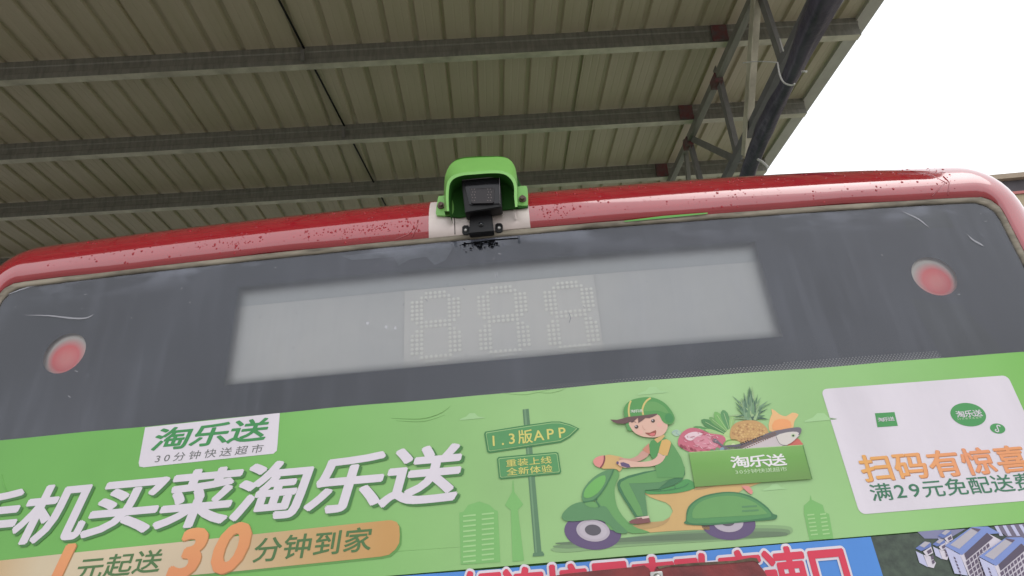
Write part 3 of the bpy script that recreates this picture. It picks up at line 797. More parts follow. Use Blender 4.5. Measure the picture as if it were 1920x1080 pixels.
# leg shield and front fender
il.px([(525, 245), (560, 225), (600, 218), (640, 245), (648, 290), (625, 340), (605, 400), (603, 470), (620, 570), (650, 640), (700, 710), (760, 770), (840, 815), (960, 855), (780, 866), (740, 850), (560, 830), (480, 690), (430, 560), (440, 420)], A4, g2, 2, T)
il.px([(735, 850), (700, 868), (640, 862), (590, 835), (540, 740), (470, 600), (520, 600), (580, 690), (640, 760)], A5, g4, 2, T)
il.px([(70, 690), (100, 640), (170, 580), (260, 550), (400, 545), (470, 590), (520, 610), (560, 680), (620, 780), (650, 840), (600, 820), (560, 790), (480, 740), (380, 728), (240, 742), (120, 742), (80, 720)], A5+.0001, g4, 2, T)
il.px([(300, 560), (400, 545), (440, 600), (350, 602)], A6, g2, 2, T)
il.px([(272, 500), (285, 430), (340, 350), (420, 280), (520, 230), (590, 218), (600, 225), (540, 330), (500, 420), (440, 500), (380, 540), (320, 550), (285, 545)], A6, g4, 2, T)
il.px([(290, 490), (310, 420), (370, 350), (440, 300), (505, 282), (510, 340), (480, 400), (430, 460), (370, 500), (320, 510)], A7, g3, 2, T)
il.line([(592, 222), (560, 300), (500, 410), (430, 500), (380, 535), (285, 550)], 12, A7+.0001, g5, T, 3); il.line([(405, 520), (430, 560), (450, 600)], 14, A7+.0001, g5, T)
# head lamp and handlebar
il.px([(500, 82), (600, 82), (690, 105), (720, 140), (690, 190), (655, 245), (630, 225), (590, 215), (520, 215), (470, 205)], A5, tan_, 2, T)
il.px([(500, 82), (430, 95), (392, 125), (388, 150), (410, 185), (460, 205), (485, 170), (500, 130)], A6, pink, 3, T)
il.line([(500, 82), (500, 125), (485, 170), (460, 205)], 14, A7, pm((128, 66, 74)), T, 3)
# rider: legs
il.px([(1030, 225), (900, 245), (740, 285), (650, 325), (628, 365), (640, 430), (700, 530), (770, 640), (812, 705), (935, 690), (925, 600), (905, 430), (1060, 425), (1200, 380), (1280, 335), (1312, 270), (1308, 200), (1230, 60), (1210, 30), (1010, 180)], A6, g5, 0, T)
il.px([(1020, 235), (880, 270), (730, 315), (668, 350), (655, 385), (700, 480), (770, 590), (830, 690), (895, 690), (870, 610), (745, 362), (900, 360), (1060, 350), (1200, 310), (1300, 235), (1300, 190), (1220, 60)], A7, g2, 0, T)
il.px([(745, 362), (900, 362), (1050, 352), (1150, 330), (1040, 420), (905, 432), (925, 600), (935, 688), (890, 690), (860, 590)], A7+.0002, g4, 0, T)
# shoe and sock
il.px([(805, 708), (945, 688), (952, 712), (880, 722)], A8, pm((214, 190, 178)), 0, T); il.px([(745, 750), (775, 728), (870, 706), (885, 720), (950, 710), (965, 755), (830, 772), (760, 766)], A8+.0002, brn, 0, T)
# far arm, torso, near arm
T1 = (1120, 730, 7.2)
il.px([(600, 835), (690, 880), (620, 950), (520, 985), (400, 975), (300, 950), (300, 930), (430, 945), (540, 900)], A7, skin2, 2, T1)
il.px([(598, 822), (640, 780), (690, 738), (700, 800), (702, 880), (650, 862)], A7+.0002, pm((196, 134, 112)), 0, T1)
il.px([(715, 710), (790, 672), (890, 655), (975, 710), (1040, 800), (1120, 930), (1170, 1080), (1150, 1200), (800, 1200), (770, 1045), (860, 900), (745, 950), (700, 860), (690, 760)], A8, pm((96, 150, 90)), 0, T1)
il.px([(715, 705), (760, 690), (800, 735), (850, 690), (860, 720), (820, 800), (805, 880), (740, 950), (702, 880), (690, 760)], A8+.0002, g1, 0, T1)
il.px([(755, 685), (885, 622), (902, 640), (860, 690), (803, 735)], A8+.0004, tan_, 0, T1)
il.px([(860, 700), (920, 682), (970, 705), (985, 740), (962, 830), (935, 905), (870, 895), (815, 865), (835, 780)], A8+.0004, org, 0, T1)
il.line([(985, 745), (960, 835), (935, 905)], 5, A8+.0005, brn2, T1)
il.px([(812, 866), (880, 905), (915, 900), (870, 980), (800, 1025), (700, 1050), (560, 1055), (450, 1060), (380, 1068), (310, 1050), (270, 1020), (275, 985), (310, 960), (400, 965), (500, 985), (640, 985), (740, 960), (800, 910)], A8+.0005, skin, 2, T1)
il.px([(300, 1000), (345, 992), (420, 1020), (440, 1058), (400, 1065), (320, 1045)], A8+.0008, pur, 0, T1); il.ell((266, 1000), 17, 20, A8+.0008, pur, T1, 16)
# head
il.px([(420, 460), (540, 390), (800, 350), (900, 420), (938, 490), (925, 560), (880, 620), (800, 655), (700, 660), (590, 645), (500, 600), (450, 540)], A8+.0006, skin, 3, T1)
il.px([(375, 480), (420, 460), (470, 560), (440, 575), (400, 560)], A8+.0005, pm((90, 150, 88)), 0, T1)
il.px([(350, 300), (370, 230), (440, 165), (560, 130), (680, 120), (790, 140), (900, 200), (980, 290), (1030, 390), (1015, 455), (960, 488), (900, 470), (860, 430), (800, 350), (600, 370), (380, 395), (358, 350)], A8+.0009, pm((88, 148, 84)), 3, T1)
il.px([(640, 200), (760, 180), (880, 240), (950, 330), (900, 330), (800, 300), (640, 310), (620, 280)], A8+.0010, pm((104, 156, 92)), 3, T1)
il.ell((955, 400), 55, 65, A8+.0011, pm((74, 138, 82)), T1, 20, R(-20))
il.line([(425, 385), (415, 300), (425, 220), (445, 168)], 24, A8+.0011, pm((206, 186, 116)), T1, 3); il.line([(610, 358), (600, 290), (620, 220), (660, 165), (710, 132)], 24, A8+.0011, pm((206, 186, 116)), T1, 3)
il.px([(165, 420), (260, 425), (340, 405), (400, 385), (600, 365), (790, 340), (800, 352), (740, 385), (690, 402), (640, 400), (590, 440), (545, 468), (540, 395), (500, 430), (460, 465), (440, 450), (360, 478), (270, 475), (210, 455)], A8+.0012, brn2, 0, T1)
text(il, '淘乐送', (1120+468/7.2, 730+310/7.2), (1120+572/7.2, 730+303/7.2), .0068, A8+.0012, pm((212, 220, 206)), .01, 0, width=.0095)
for (x, y) in ((520, 518), (742, 438)):
    il.ell((x, y), 26, 24, A8+.0012, pm((84, 72, 66)), T1, 18); il.ell((x-8, y-8), 9, 8, A8+.0013, white, T1, 12)
il.px([(635, 595), (700, 597), (778, 562), (780, 610), (762, 640), (715, 640), (670, 622)], A8+.0012, pm((150, 84, 72)), 2, T1); il.px([(690, 615), (765, 600), (760, 635), (718, 638)], A8+.0013, pm((206, 112, 112)), 2, T1)
il.line([(600, 500), (610, 540), (640, 562)], 4, A8+.0012, pm((186, 142, 126)), T1, 2); il.line([(455, 455), (490, 450), (515, 460)], 6, A8+.0012, brn2, T1, 2)
for (x, y) in ((570, 590), (830, 490)): il.ell((x, y), 38, 30, A8+.0007, pm((222, 172, 158)), T1, 18)
# rear fender
il.px([(142, 672), (165, 650), (170, 560), (200, 470), (290, 390), (400, 335), (560, 300), (700, 288), (840, 300), (980, 340), (1100, 410), (1200, 490), (1260, 565), (1310, 580), (1310, 615), (1260, 640), (1000, 660), (700, 690), (400, 712), (180, 700)], A5, g5, 2, T4)
il.px([(180, 660), (190, 560), (230, 470), (320, 395), (450, 345), (620, 310), (780, 308), (920, 340), (1060, 410), (1190, 510), (1240, 590), (1150, 620), (700, 670), (300, 690)], A5+.0002, pm((88, 142, 90)), 2, T4)
il.px([(245, 590), (260, 510), (330, 430), (450, 375), (600, 345), (760, 340), (900, 370), (1040, 430), (1170, 540), (1160, 570), (900, 590), (500, 612), (280, 625)], A5+.0004, pm((106, 156, 94)), 2, T4)
il.line([(870, 478), (1060, 468)], 24, A5+.0006, g4, T4); il.line([(870, 532), (1080, 520)], 24, A5+.0006, g4, T4)
il.px([(868, 215), (940, 215), (985, 245), (1008, 290), (990, 320), (950, 300), (900, 255)], A5, pink, 2, T4)
il.build('scooter_rider_print', advert)
# --- crate of food
fo = Flat(); T = (1250, 720, 6)
crm = gradient_mat('crate_green', [(0, (112, 150, 82)), (.5, (116, 166, 84)), (1, (140, 186, 108))], 'Z', 2.10, 2.19)
cq = [xz(p) for p in ((1290, 850), (1502, 836), (1519, 899), (1301, 914))]
# juice splash
fo.px([(1140, 530), (1150, 400), (1175, 340), (1165, 290), (1210, 310), (1260, 350), (1330, 370), (1400, 330), (1470, 350), (1440, 400), (1420, 440), (1400, 520), (1280, 560)], A1, pm((222, 176, 124)), 2, T); fo.px([(1180, 520), (1200, 420), (1300, 400), (1380, 430), (1370, 520)], A2, pm((226, 156, 104)), 2, T)
# leafy greens
for i, (bx, by, tx, ty, wd, c) in enumerate(((690, 600, 290, 490, 60, (92, 146, 88)), (680, 580, 380, 410, 85, (84, 134, 84)), (690, 560, 470, 380, 60, (112, 158, 96)), (690, 560, 530, 320, 80, (120, 172, 100)), (700, 540, 620, 300, 85, (96, 146, 96)), (705, 520, 730, 370, 55, (150, 188, 118)), (690, 600, 420, 520, 45, (156, 192, 126)))):
    vx, vy = tx-bx, ty-by; L = math.hypot(vx, vy); nx, ny = -vy/L*wd/2, vx/L*wd/2
    fo.px([(bx, by), (bx+vx*.4+nx*.8, by+vy*.4+ny*.8), (bx+vx*.8+nx, by+vy*.8+ny), (tx, ty), (bx+vx*.8-nx, by+vy*.8-ny), (bx+vx*.4-nx*.8, by+vy*.4-ny*.8)], A2+.0001*i, pm(c), 2, T)
    fo.line([(bx, by), (bx+vx*.85, by+vy*.85)], 5, A3+.0004+.00005*i, pm((176, 204, 150)), T)
fo.px([(640, 560), (720, 500), (760, 560), (700, 660), (600, 640)], A3+.0003, pm((178, 204, 136)), 2, T)
# pineapple
rnd = random.Random(3)
for i in range(58):
    a = R(-180+rnd.random()*180) if i < 44 else R(-135+rnd.random()*90)
    L = (290-i*2.6)*rnd.uniform(.85, 1.2); bx = 925+rnd.uniform(-60, 60); by = 330+(i % 7)*14
    tx, ty = bx+L*math.cos(a)*.85, by+L*math.sin(a)*1.05-abs(math.cos(a))*10+40*abs(math.cos(a)); 
    nx, ny = -math.sin(a)*17, math.cos(a)*17
    c = rnd.choice(((88, 120, 96), (108, 142, 106), (134, 162, 122), (74, 100, 84), (120, 150, 120), (150, 176, 130)))
    fo.px([(bx+nx, by+ny), ((bx+tx)/2+nx*.8, (by+ty)/2+ny*.8-8), (tx, ty), ((bx+tx)/2-nx*.5, (by+ty)/2-ny*.5-8), (bx-nx, by-ny)], A3+.00003*i, pm(c), 0, T)
fo.px([(700, 560), (720, 490), (780, 440), (880, 418), (1000, 425), (1080, 470), (1125, 530), (1120, 600), (1000, 680), (850, 680), (740, 660), (705, 610)], A5+.0006, pm((190, 150, 100)), 3, T)
for r in range(9):
    for c in range(13):
        x = 715+c*33+(r % 2)*16; y = 440+r*27+(c-6)**2*1.2-6
        if ((x-915)/195)**2+((y-560)/125)**2 > .93: continue
        s = rnd.uniform(.8, 1.1)
        cc = rnd.choice(((214, 178, 118), (204, 164, 108), (222, 188, 130), (176, 132, 92)))
        fo.px([(x-14*s, y), (x, y-12*s), (x+14*s, y), (x, y+12*s)], A6+.0004, pm(cc), 0, T); fo.px([(x-3, y-1), (x, y-5), (x+3, y-1), (x, y+4)], A6+.0006, pm((120, 84, 62)), 0, T)
# meat
fo.px([(118, 680), (130, 610), (180, 540), (260, 502), (360, 512), (470, 560), (600, 580), (650, 620), (640, 700), (560, 760), (470, 800), (380, 790), (250, 770), (150, 720)], A4, pm((192, 106, 122)), 3, T)
fo.px([(190, 600), (240, 560), (320, 545), (400, 570), (330, 600), (280, 640), (230, 640)], A5, pm((222, 196, 202)), 2, T)
fo.px([(290, 630), (360, 590), (470, 590), (560, 640), (560, 710), (480, 740), (380, 720), (310, 680)], A5, pm((206, 136, 150)), 2, T)
for i in range(46):
    x = rnd.uniform(170, 590); y = rnd.uniform(540, 740); a = rnd.uniform(-.4, 1.0); L = rnd.uniform(20, 60)
    if ((x-375)/250)**2+((y-650)/120)**2 > .8: continue
    fo.line([(x, y), (x+L*.5*math.cos(a), y+L*.5*math.sin(a)+4), (x+L*math.cos(a), y+L*math.sin(a))], rnd.uniform(4, 9), A5+.0002+.00002*i, pm(rnd.choice(((228, 190, 198), (218, 168, 178), (170, 82, 100), (184, 96, 112)))), T, 2, True)
for i in range(9): fo.px([(140+i*38, 690+i*11), (165+i*38, 690+i*12), (180+i*36, 730+i*9), (150+i*36, 722+i*9)], A5+.0001, pm(((140, 66, 78), (158, 84, 94), (196, 120, 128))[i % 3]), 2, T)
fo.px([(48, 555), (75, 525), (120, 520), (150, 550), (140, 585), (90, 592)], A2, pm((164, 190, 166)), 2, T); fo.line([(55, 555), (80, 535), (115, 535), (100, 560), (130, 575)], 4, A3, pm((140, 160, 180)), T, 2)
# kiwi, blueberries, strawberry
fo.ell((735, 690), 110, 62, A6+.0002, pm((120, 160, 88)), T, 26); fo.ell((735, 692), 92, 48, A6+.0004, pm((168, 194, 126)), T, 26); fo.ell((735, 692), 22, 14, A6+.0006, pm((206, 216, 168)), T, 16)
fo.px([(1250, 715), (1400, 640), (1460, 618), (1500, 660), (1505, 700)], A3, pm((196, 104, 92)), 2, T)
for i, (x, y, c) in enumerate(((500, 765, (108, 138, 98)), (545, 770, (96, 108, 150)), (585, 765, (82, 90, 134)), (625, 772, (104, 116, 158)), (560, 745, (118, 146, 108)), (610, 742, (130, 152, 168)))): fo.ell((x, y), 26, 24, A7+.0003+.00004*i, pm(c), T, 16)
# fish
fo.px([(500, 640), (540, 622), (600, 680), (660, 712), (750, 715), (860, 670), (1000, 610), (1150, 550), (1280, 520), (1400, 500), (1470, 495), (1500, 520), (1480, 580), (1420, 640), (1340, 690), (1250, 715), (1000, 750), (820, 768), (700, 772), (640, 740), (570, 680), (520, 665)], A7, pm((110, 104, 112)), 2, T)
fo.px([(780, 765), (900, 700), (1060, 640), (1220, 590), (1330, 600), (1420, 590), (1480, 580), (1420, 640), (1340, 690), (1250, 712), (1000, 748)], A7+.0002, pm((196, 184, 186)), 0, T)
fo.px([(1220, 590), (1300, 560), (1400, 545), (1470, 560), (1420, 640), (1340, 692), (1270, 700), (1225, 650)], A7+.0003, pm((204, 196, 190)), 2, T)
fo.px([(640, 700), (760, 690), (860, 672), (800, 712), (700, 720)], A7+.0003, pm((96, 92, 104)), 2, T)
fo.line([(1215, 600), (1235, 650), (1270, 690), (1340, 700)], 6, A7+.0005, pm((110, 104, 108)), T, 3)
fo.ell((1405, 588), 26, 20, A7+.0004, pm((180, 196, 160)), T, 18); fo.ell((1405, 590), 13, 11, A7+.0006, pm((60, 66, 60)), T, 14)
for r in range(6):
    for c in range(24):
        x = 820+c*25+(r % 2)*12; y = 752-c*10.7-(r % 2)*5-r*19
        if x > 1215 or y < 545+(1215-x)*.30 or y > 765-(x-780)*.12: continue
        dkc = (54, 46, 52) if r > 2 else (128, 98, 84)
        fo.px([(x-10, y+2), (x, y-8), (x+11, y-2), (x, y+8)], A7+.0006, pm(dkc), 0, T)
# crate front
fo.poly(cq, A8+.0004, crm); fo.line([(1502, 836), (1519, 899)], 1.6, A8+.0006, pm((84, 126, 68)))
fo.line([(1290, 850), (1502, 836)], 1.3, A8+.0006, pm((156, 196, 126)))
text(fo, '淘乐送', (1250+812/6, 720+885/6), (1250+1215/6, 720+866/6), .0235, A8+.0008, pm((226, 222, 222)), .022, .0, width=.038)
text(fo, '30分钟快送超市', (1250+772/6, 720+998/6), (1250+1296/6, 720+966/6), .0088, A8+.0008, pm((190, 214, 172)), .004, 0, width=.014, latin=.6)
fo.build('food_crate_print', advert)
# --- right-hand panel (its machine-readable codes are left out)
qp = Flat(); T = (1520, 660, 2.5725)
x0 = xz((1536.5, 730))[0]; x1 = xz((1886, 707))[0]; z1 = xz((1710, 718))[1]; z0 = xz((1610, 965))[1]
rr = .012; pts = []
for (cx, cz, a0) in ((x1-rr, z1-rr, 0), (x0+rr, z1-rr, 90), (x0+rr, z0+rr, 180), (x1-rr, z0+rr, 270)):
    for k in range(6): a = R(a0+k*18); pts.append((cx+rr*math.cos(a), cz+rr*math.sin(a)))
qp.poly(pts, A1, white)
lgreen = pm((72, 146, 84))
qp.px([(302, 299), (396, 293), (412, 359), (314, 366)], A2, lgreen, 0, T)
text(qp, '淘乐送', (1520+330/2.5725, 660+330/2.5725), (1520+380/2.5725, 660+326/2.5725), .009, A3, white, .010, 0, width=.0125)
c = xz((1520+750/2.5725, 660+305/2.5725)); rdisc = .0358
def disc(f, c, r, o, m, n=36): f.poly([(c[0]+r*math.cos(k*2*math.pi/n), c[1]+.69*r*math.sin(k*2*math.pi/n)) for k in range(n)], o, m)
disc(qp, c, rdisc, A2, lgreen)
text(qp, '淘乐送', (1520+712/2.5725, 660+304/2.5725), (1520+794/2.5725, 660+299/2.5725), .0145, A3, white, .014, 0, width=.0185)
text(qp, '30分钟快送超市', (1520+700/2.5725, 660+327/2.5725), (1520+808/2.5725, 660+319/2.5725), .0044, A3, pm((190, 214, 180)), .0, 0, width=.0052)
c2 = xz((1520+891/2.5725, 660+372/2.5725)); disc(qp, c2, .0152, A2, lgreen, 28)
pts = []
ox, oz = c2
S = [(.0075, .0045), (.005, .0085), (.001, .0080), (0, .004), (0, -.004), (-.001, -.0080), (-.005, -.0085), (-.0075, -.0045), (-.004, -.002)]
S = crom([(a*.9, b*.72) for a, b in S], 4, False)
for i in range(len(S)-1):
    a, b = S[i], S[i+1]; dx, dy = b[0]-a[0], b[1]-a[1]; d = math.hypot(dx, dy) or 1; nx, ny = -dy/d*.0011, dx/d*.0011
    qp.poly([(ox+a[0]+nx, oz+a[1]+ny), (ox+b[0]+nx, oz+b[1]+ny), (ox+b[0]-nx, oz+b[1]-ny), (ox+a[0]-nx, oz+a[1]-ny)], A3, white)
og = gradient_mat('scan_orange', [(0, (228, 168, 96)), (.5, (226, 150, 108)), (1, (226, 156, 96))], 'X', .70, 1.1)
def K7(x, y): return (1520+x/2.5725, 660+y/2.5725)
text(qp, '扫码有惊喜', K7(310, 562), K7(957, 520), .053, A2, pm((196, 128, 84)), .022, 0, dx=.0012, dz=-.0012)
text(qp, '扫码有惊喜', K7(310, 562), K7(957, 520), .053, A3, og, .020, 0)
text(qp, '满29元免配送费', K7(332, 679), K7(1022, 629), .0335, A2, pm((62, 116, 88)), .010, 0, latin=.62)
qp.build('coupon_print', advert)
# --- blue banner strip and aerial photograph below
bp = Flat(); blue = pm((78, 134, 206)); XB = .664
zt2 = 1.9865
btop = [(-1.222+(XB+1.222)*k/40, zt2-(.0022 if 22 < k < 34 else 0)*math.sin((k-22)/12*math.pi)) for k in range(41)]
bp.poly([(-1.222, 1.76), (XB, 1.76)]+btop[::-1], .0068, blue)
banner = bp.build('blue_banner', bus, True)
rt_ = Flat(); redp = pm((208, 58, 82)); s = '领连接昆南政高速口'
for (wt, of, mm) in ((.075, .0076, white), (.030, .0086, redp)):
    text(rt_, s, (902, 1128), (1556, 1077), .102, of, mm, wt, 0, width=.080)
rt_.build('banner_lettering', banner)
pp = Flat(); T = (1600, 960, 6)
folg = mat('printed_trees', (74, 86, 74), .35, .35, noise=(60, .9, (52, 60, 54)))
ph = Flat(); ph.poly([(XB, 1.76), (1.222, 1.76), (1.222, zt2), (XB, zt2)], .0068, folg); photo = ph.build('aerial_photo_print', bus, True)
wl = pm((186, 186, 214)); wl2 = pm((206, 198, 208)); rf = pm((122, 140, 196)); rf2 = pm((104, 120, 178)); dkp = pm((88, 78, 96)); wn = pm((96, 84, 104)); flr = pm((176, 170, 178))
O = .0076
def q(pts, m, o=0, f=pp): f.px(pts, O+o*.0003, m, 0, T)
q([(700, 225), (900, 205), (1100, 200), (1240, 190), (1050, 300), (900, 300), (780, 300)], pm((128, 128, 160)), 0)
q([(1560, 160), (1920, 130), (1920, 330), (1700, 280)], pm((112, 104, 122)), 0)
for i in range(4): q([(1560+i*90, 160-i*5), (1600+i*90, 157-i*5), (1660+i*95, 270), (1620+i*95, 270)], wl, 1)
# small villas
for (dx, dy, s) in ((0, 0, 1), (190, -30, .8), (250, -130, .85)):
    def v(x, y): return (680+dx+(x-680)*s, 330+dy+(y-330)*s)
    q([v(680, 440), v(760, 480), v(815, 620), v(720, 570)], wl, 2); q([v(765, 480), v(850, 500), v(905, 570), v(880, 630), v(815, 615)], wl2, 2)
    q([v(675, 410), v(770, 335), v(850, 350), v(850, 390), v(740, 440)], rf2, 3); q([v(720, 380), v(780, 332), v(840, 345), v(770, 402)], flr, 4)
    q([v(760, 445), v(850, 390), v(872, 460), v(800, 500)], wl2, 4); q([v(800, 440), v(845, 410), v(858, 450), v(815, 475)], wn, 5)
    q([v(845, 500), v(870, 480), v(880, 520), v(855, 540)], wn, 5); q([v(855, 550), v(880, 535), v(890, 570), v(865, 585)], wn, 5)
def block(ox, oy):
    def v(x, y): return (x+ox, y+oy)
    q([v(1000, 390), v(1170, 480), v(1260, 715), v(1110, 690)], wl, 6)
    q([v(1170, 480), v(1210, 460), v(1500, 250), v(1650, 330), v(1900, 900), v(1270, 720)], wl2, 6)
    q([v(1000, 380), v(1300, 170), v(1480, 165), v(1620, 240), v(1500, 250), v(1190, 485)], rf, 7)
    q([v(1060, 370), v(1290, 190), v(1400, 200), v(1160, 415)], flr, 8); q([v(1290, 175), v(1400, 195), v(1370, 225), v(1300, 190)], wn, 9)
    q([v(1215, 470), v(1470, 235), v(1540, 290), v(1240, 540)], dkp, 8)
    for i in range(9):
        yy = i*52; xx = i*17
        q([v(1235+xx, 560+yy), v(1490+xx*1.2, 350+yy), v(1500+xx*1.2, 385+yy), v(1248+xx, 600+yy)], wn, 8)
        for k in range(1, 7):
            ax, ay = 1235+xx+255*k/7, 560+yy-210*k/7
            q([v(ax-3, ay-2), v(ax+5, ay-6), v(ax+14, ay+38), v(ax+6, ay+42)], wl2, 9)
    for i in range(6): q([v(1095+i*14, 500+i*38), v(1115+i*14, 510+i*38), v(1124+i*14, 535+i*38), v(1104+i*14, 525+i*38)], wn, 8)
block(0, 0)
O += .004
block(368, 120)
pp.build('printed_buildings', photo)

# --- chipped red board hanging in front of the banner at the bottom
def solid_px(name, pts, y0, th, m, parent, bev=.002, sm=0):
    """plate seen at pts, its face y0 metres in front of the bus's rear, th thick"""
    if sm: pts = crom(pts, sm)
    bm = bmesh.new(); front = []; back = []
    for p in pts:
        x, z = xz(p); d = ray(p); s = (CAM-Vector((x, ysm(x, z), z))).length/d.length
        k = (s*d.y-y0)/(s*d.y); P = CAM+d*s*k
        front.append(bm.verts.new(P)); back.append(bm.verts.new(P+Vector((0, th, -TT*th*0))))
    bm.faces.new(front); bm.faces.new(back[::-1]); n = len(front)
    for i in range(n): bm.faces.new((front[i], back[i], back[(i+1) % n], front[(i+1) % n]))
    bmesh.ops.recalc_face_normals(bm, faces=bm.faces)
    if bev: bmesh.ops.bevel(bm, geom=[e for e in bm.edges if all(v in set(front) for v in e.verts)], offset=bev, segments=2, affect='EDGES')
    return bm_obj(name, bm, m, parent)
rb_m = mat('chipped_red_paint', (122, 34, 34), .4, .5, noise=(14, .9, (84, 30, 32)), bump=(30, .6, .006))
rb = solid_px('red_board', [(1000, 1098), (1040, 1080), (1060, 1076), (1120, 1070), (1190, 1063), (1208, 1060), (1217, 1066), (1222, 1076), (1222, 1200), (990, 1200)], .05, .014, rb_m, bus)
solid_px('red_board', [(1224, 1200), (1226, 1078), (1232, 1063), (1250, 1060), (1330, 1056), (1385, 1052), (1408, 1047), (1417, 1049), (1424, 1059), (1433, 1070), (1440, 1083), (1452, 1200)], .052, .014, rb_m, bus)
wood = mat('raw_board_edge', (112, 98, 82), .8, .2, noise=(30, .9, (60, 44, 38)))
solid_px('broken_edge', [(1232, 1062), (1300, 1055.5), (1380, 1051), (1408, 1045.5), (1419, 1046.5), (1424, 1056), (1412, 1051.5), (1385, 1055), (1330, 1059), (1250, 1063), (1236, 1067)], .053, .004, wood, bus, 0)
bm = bmesh.new(); P = Vector((*([xz((1223, 1080))[0]]), 0, 0)); x, z = xz((1223, 1077)); c = Vector((x, ysm(x, z)-.062, z-.004))
bmesh.ops.create_uvsphere(bm, u_segments=14, v_segments=8, radius=.0075, matrix=Matrix.Translation(c)); box(bm, c.x-.011, c.x+.011, c.y+.004, c.y+.008, c.z-.016, c.z+.010, bev=.002)
bm_obj('screw', bm, mat('screw_steel', (170, 168, 165), .3, .5, metal=.8), rb, True)

# ------------------------------------------------------------------ rear camera in its green hood
hg = mat('hood_green_paint', (124, 182, 92), .35, .5, noise=(12, .35, (104, 160, 76)))
hgd = mat('hood_inside_shade', (40, 88, 30), .6, .2)  # darker green: the shade inside the hood put into the colour
def P3d(p, y0):
    """point of the photograph at y0 metres in front of the rear face"""
    x, z = xz(p); d = ray(p); s = (Vector((x, ysm(x, z), z))-CAM).dot(d)/d.dot(d)
    k = (s*d.y-y0)/(s*d.y); return CAM+d*s*k
# matching outlines: outer rear edge, front rim outer, front rim inner, inner rear
rear = [(833, 396), (833, 372), (833, 345), (836, 325), (846, 307), (862, 298), (885, 295), (915, 294), (940, 294), (955, 299), (965, 312), (969, 330), (970, 350), (970, 368), (971, 383)]
front = [(838, 396), (836, 372), (837, 350), (841, 337), (850, 329), (866, 324), (888, 322), (915, 320), (938, 320), (954, 325), (965, 336), (969, 350), (969, 366), (970, 376), (970, 388)]
inner = [(842, 396), (841, 374), (842, 353), (845, 342), (853, 334), (868, 329), (889, 327), (915, 325), (936, 325), (950, 329), (960, 339), (964, 352), (964, 368), (965, 378), (966, 388)]
def loopsp(bm, rows, mi=0):
    vr = [[bm.verts.new(P) for P in r] for r in rows]
    for a, b in zip(vr, vr[1:]):
        for i in range(len(a)-1):
            f = bm.faces.new((a[i], a[i+1], b[i+1], b[i])); f.smooth = True; f.material_index = mi
    return vr
bm = bmesh.new()
def dense(l): return crom(l, 3, False)
r_a = [P3d(p, .04) for p in dense(rear)]; r_b = [P3d(p, .088) for p in dense(front)]; r_c = [P3d(p, .089) for p in dense(inner)]
r_back = [Vector((P.x*1, ysm(P.x, 2.78)-.004, P.z)) for P in r_a]
r_in = [Vector((C.x+(.000), ysm(C.x, 2.78)-.010, C.z)) for C in r_c]
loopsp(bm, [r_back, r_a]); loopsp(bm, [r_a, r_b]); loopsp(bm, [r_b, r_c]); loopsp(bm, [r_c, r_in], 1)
bmesh.ops.recalc_face_normals(bm, faces=bm.faces)
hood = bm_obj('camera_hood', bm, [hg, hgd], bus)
for side, pts in (('l', [(821, 371), (825, 367), (840, 366), (846, 370), (851, 385), (850, 398), (843, 404), (824, 404), (817, 400)]), ('r', [(966, 356), (970, 350), (984, 348), (989, 353), (990, 382), (985, 386), (970, 385), (966, 380)])):
    solid_px('mounting_ear', pts, .014, .006, hg, hood, .001, 2)
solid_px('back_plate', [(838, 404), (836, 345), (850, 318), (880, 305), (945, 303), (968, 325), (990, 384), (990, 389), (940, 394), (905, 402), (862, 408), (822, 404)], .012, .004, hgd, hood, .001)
bolt_m = mat('bolt_rust', (112, 92, 86), .5, .5, metal=.5, noise=(60, .8, (70, 52, 46)))
for p in ((827, 385), (979.5, 372.5)):
    bm = bmesh.new(); c = P3d(p, .018)
    bmesh.ops.create_cone(bm, cap_ends=True, segments=20, radius1=.0095, radius2=.0085, depth=.003, matrix=Matrix.Translation(c) @ Matrix.Rotation(math.pi/2, 4, 'X'))
    bmesh.ops.create_cone(bm, cap_ends=True, segments=6, radius1=.006, radius2=.0055, depth=.010, matrix=Matrix.Translation(c-Vector((0, .005, 0))) @ Matrix.Rotation(math.pi/2, 4, 'X'))
    bm_obj('bolt', bm, bolt_m, hood)
blk = mat('black_plastic', (20, 19, 21), .45, .3, noise=(20, .5, (14, 14, 15)))
# main camera body
def camera_box(quad, yf, yb, m, name, parent, shrink=.0):
    bm = bmesh.new(); f = [P3d(p, yf) for p in quad]; b = [Vector((P.x, ysm(P.x, P.z)-yb, P.z-.0)) for P in f]
    vf = [bm.verts.new(p) for p in f]; vb = [bm.verts.new(p) for p in b]
    bm.faces.new(vf); bm.faces.new(vb[::-1])
    for i in range(4): bm.faces.new((vf[i], vb[i], vb[(i+1) % 4], vf[(i+1) % 4]))
    bmesh.ops.recalc_face_normals(bm, faces=bm.faces); bmesh.ops.bevel(bm, geom=list(bm.edges), offset=.0022, segments=2, affect='EDGES')
    return bm_obj(name, bm, m, parent)
rc = camera_box([(865, 337), (937, 330), (941, 388), (872, 399)], .062, .012, blk, 'rear_camera', bus)
camera_box([(870, 341), (936, 335), (937, 382), (880, 384)], .065, .055, mat('camera_window', (24, 22, 26), .15, .4), 'camera_window', rc)
camera_box([(880, 354), (927, 352), (926, 381), (884, 382)], .0655, .060, mat('camera_screen', (46, 42, 44), .4, .3), 'sensor_panel', rc)
bm = bmesh.new()
for cx in (884.5, 889.5, 914.5, 919.5):
    for r in range(5):
        c = P3d((cx+(r % 2)*1.5, 355+r*5.3), .0665); bmesh.ops.create_icosphere(bm, subdivisions=1, radius=.0017, matrix=Matrix.Translation(c))
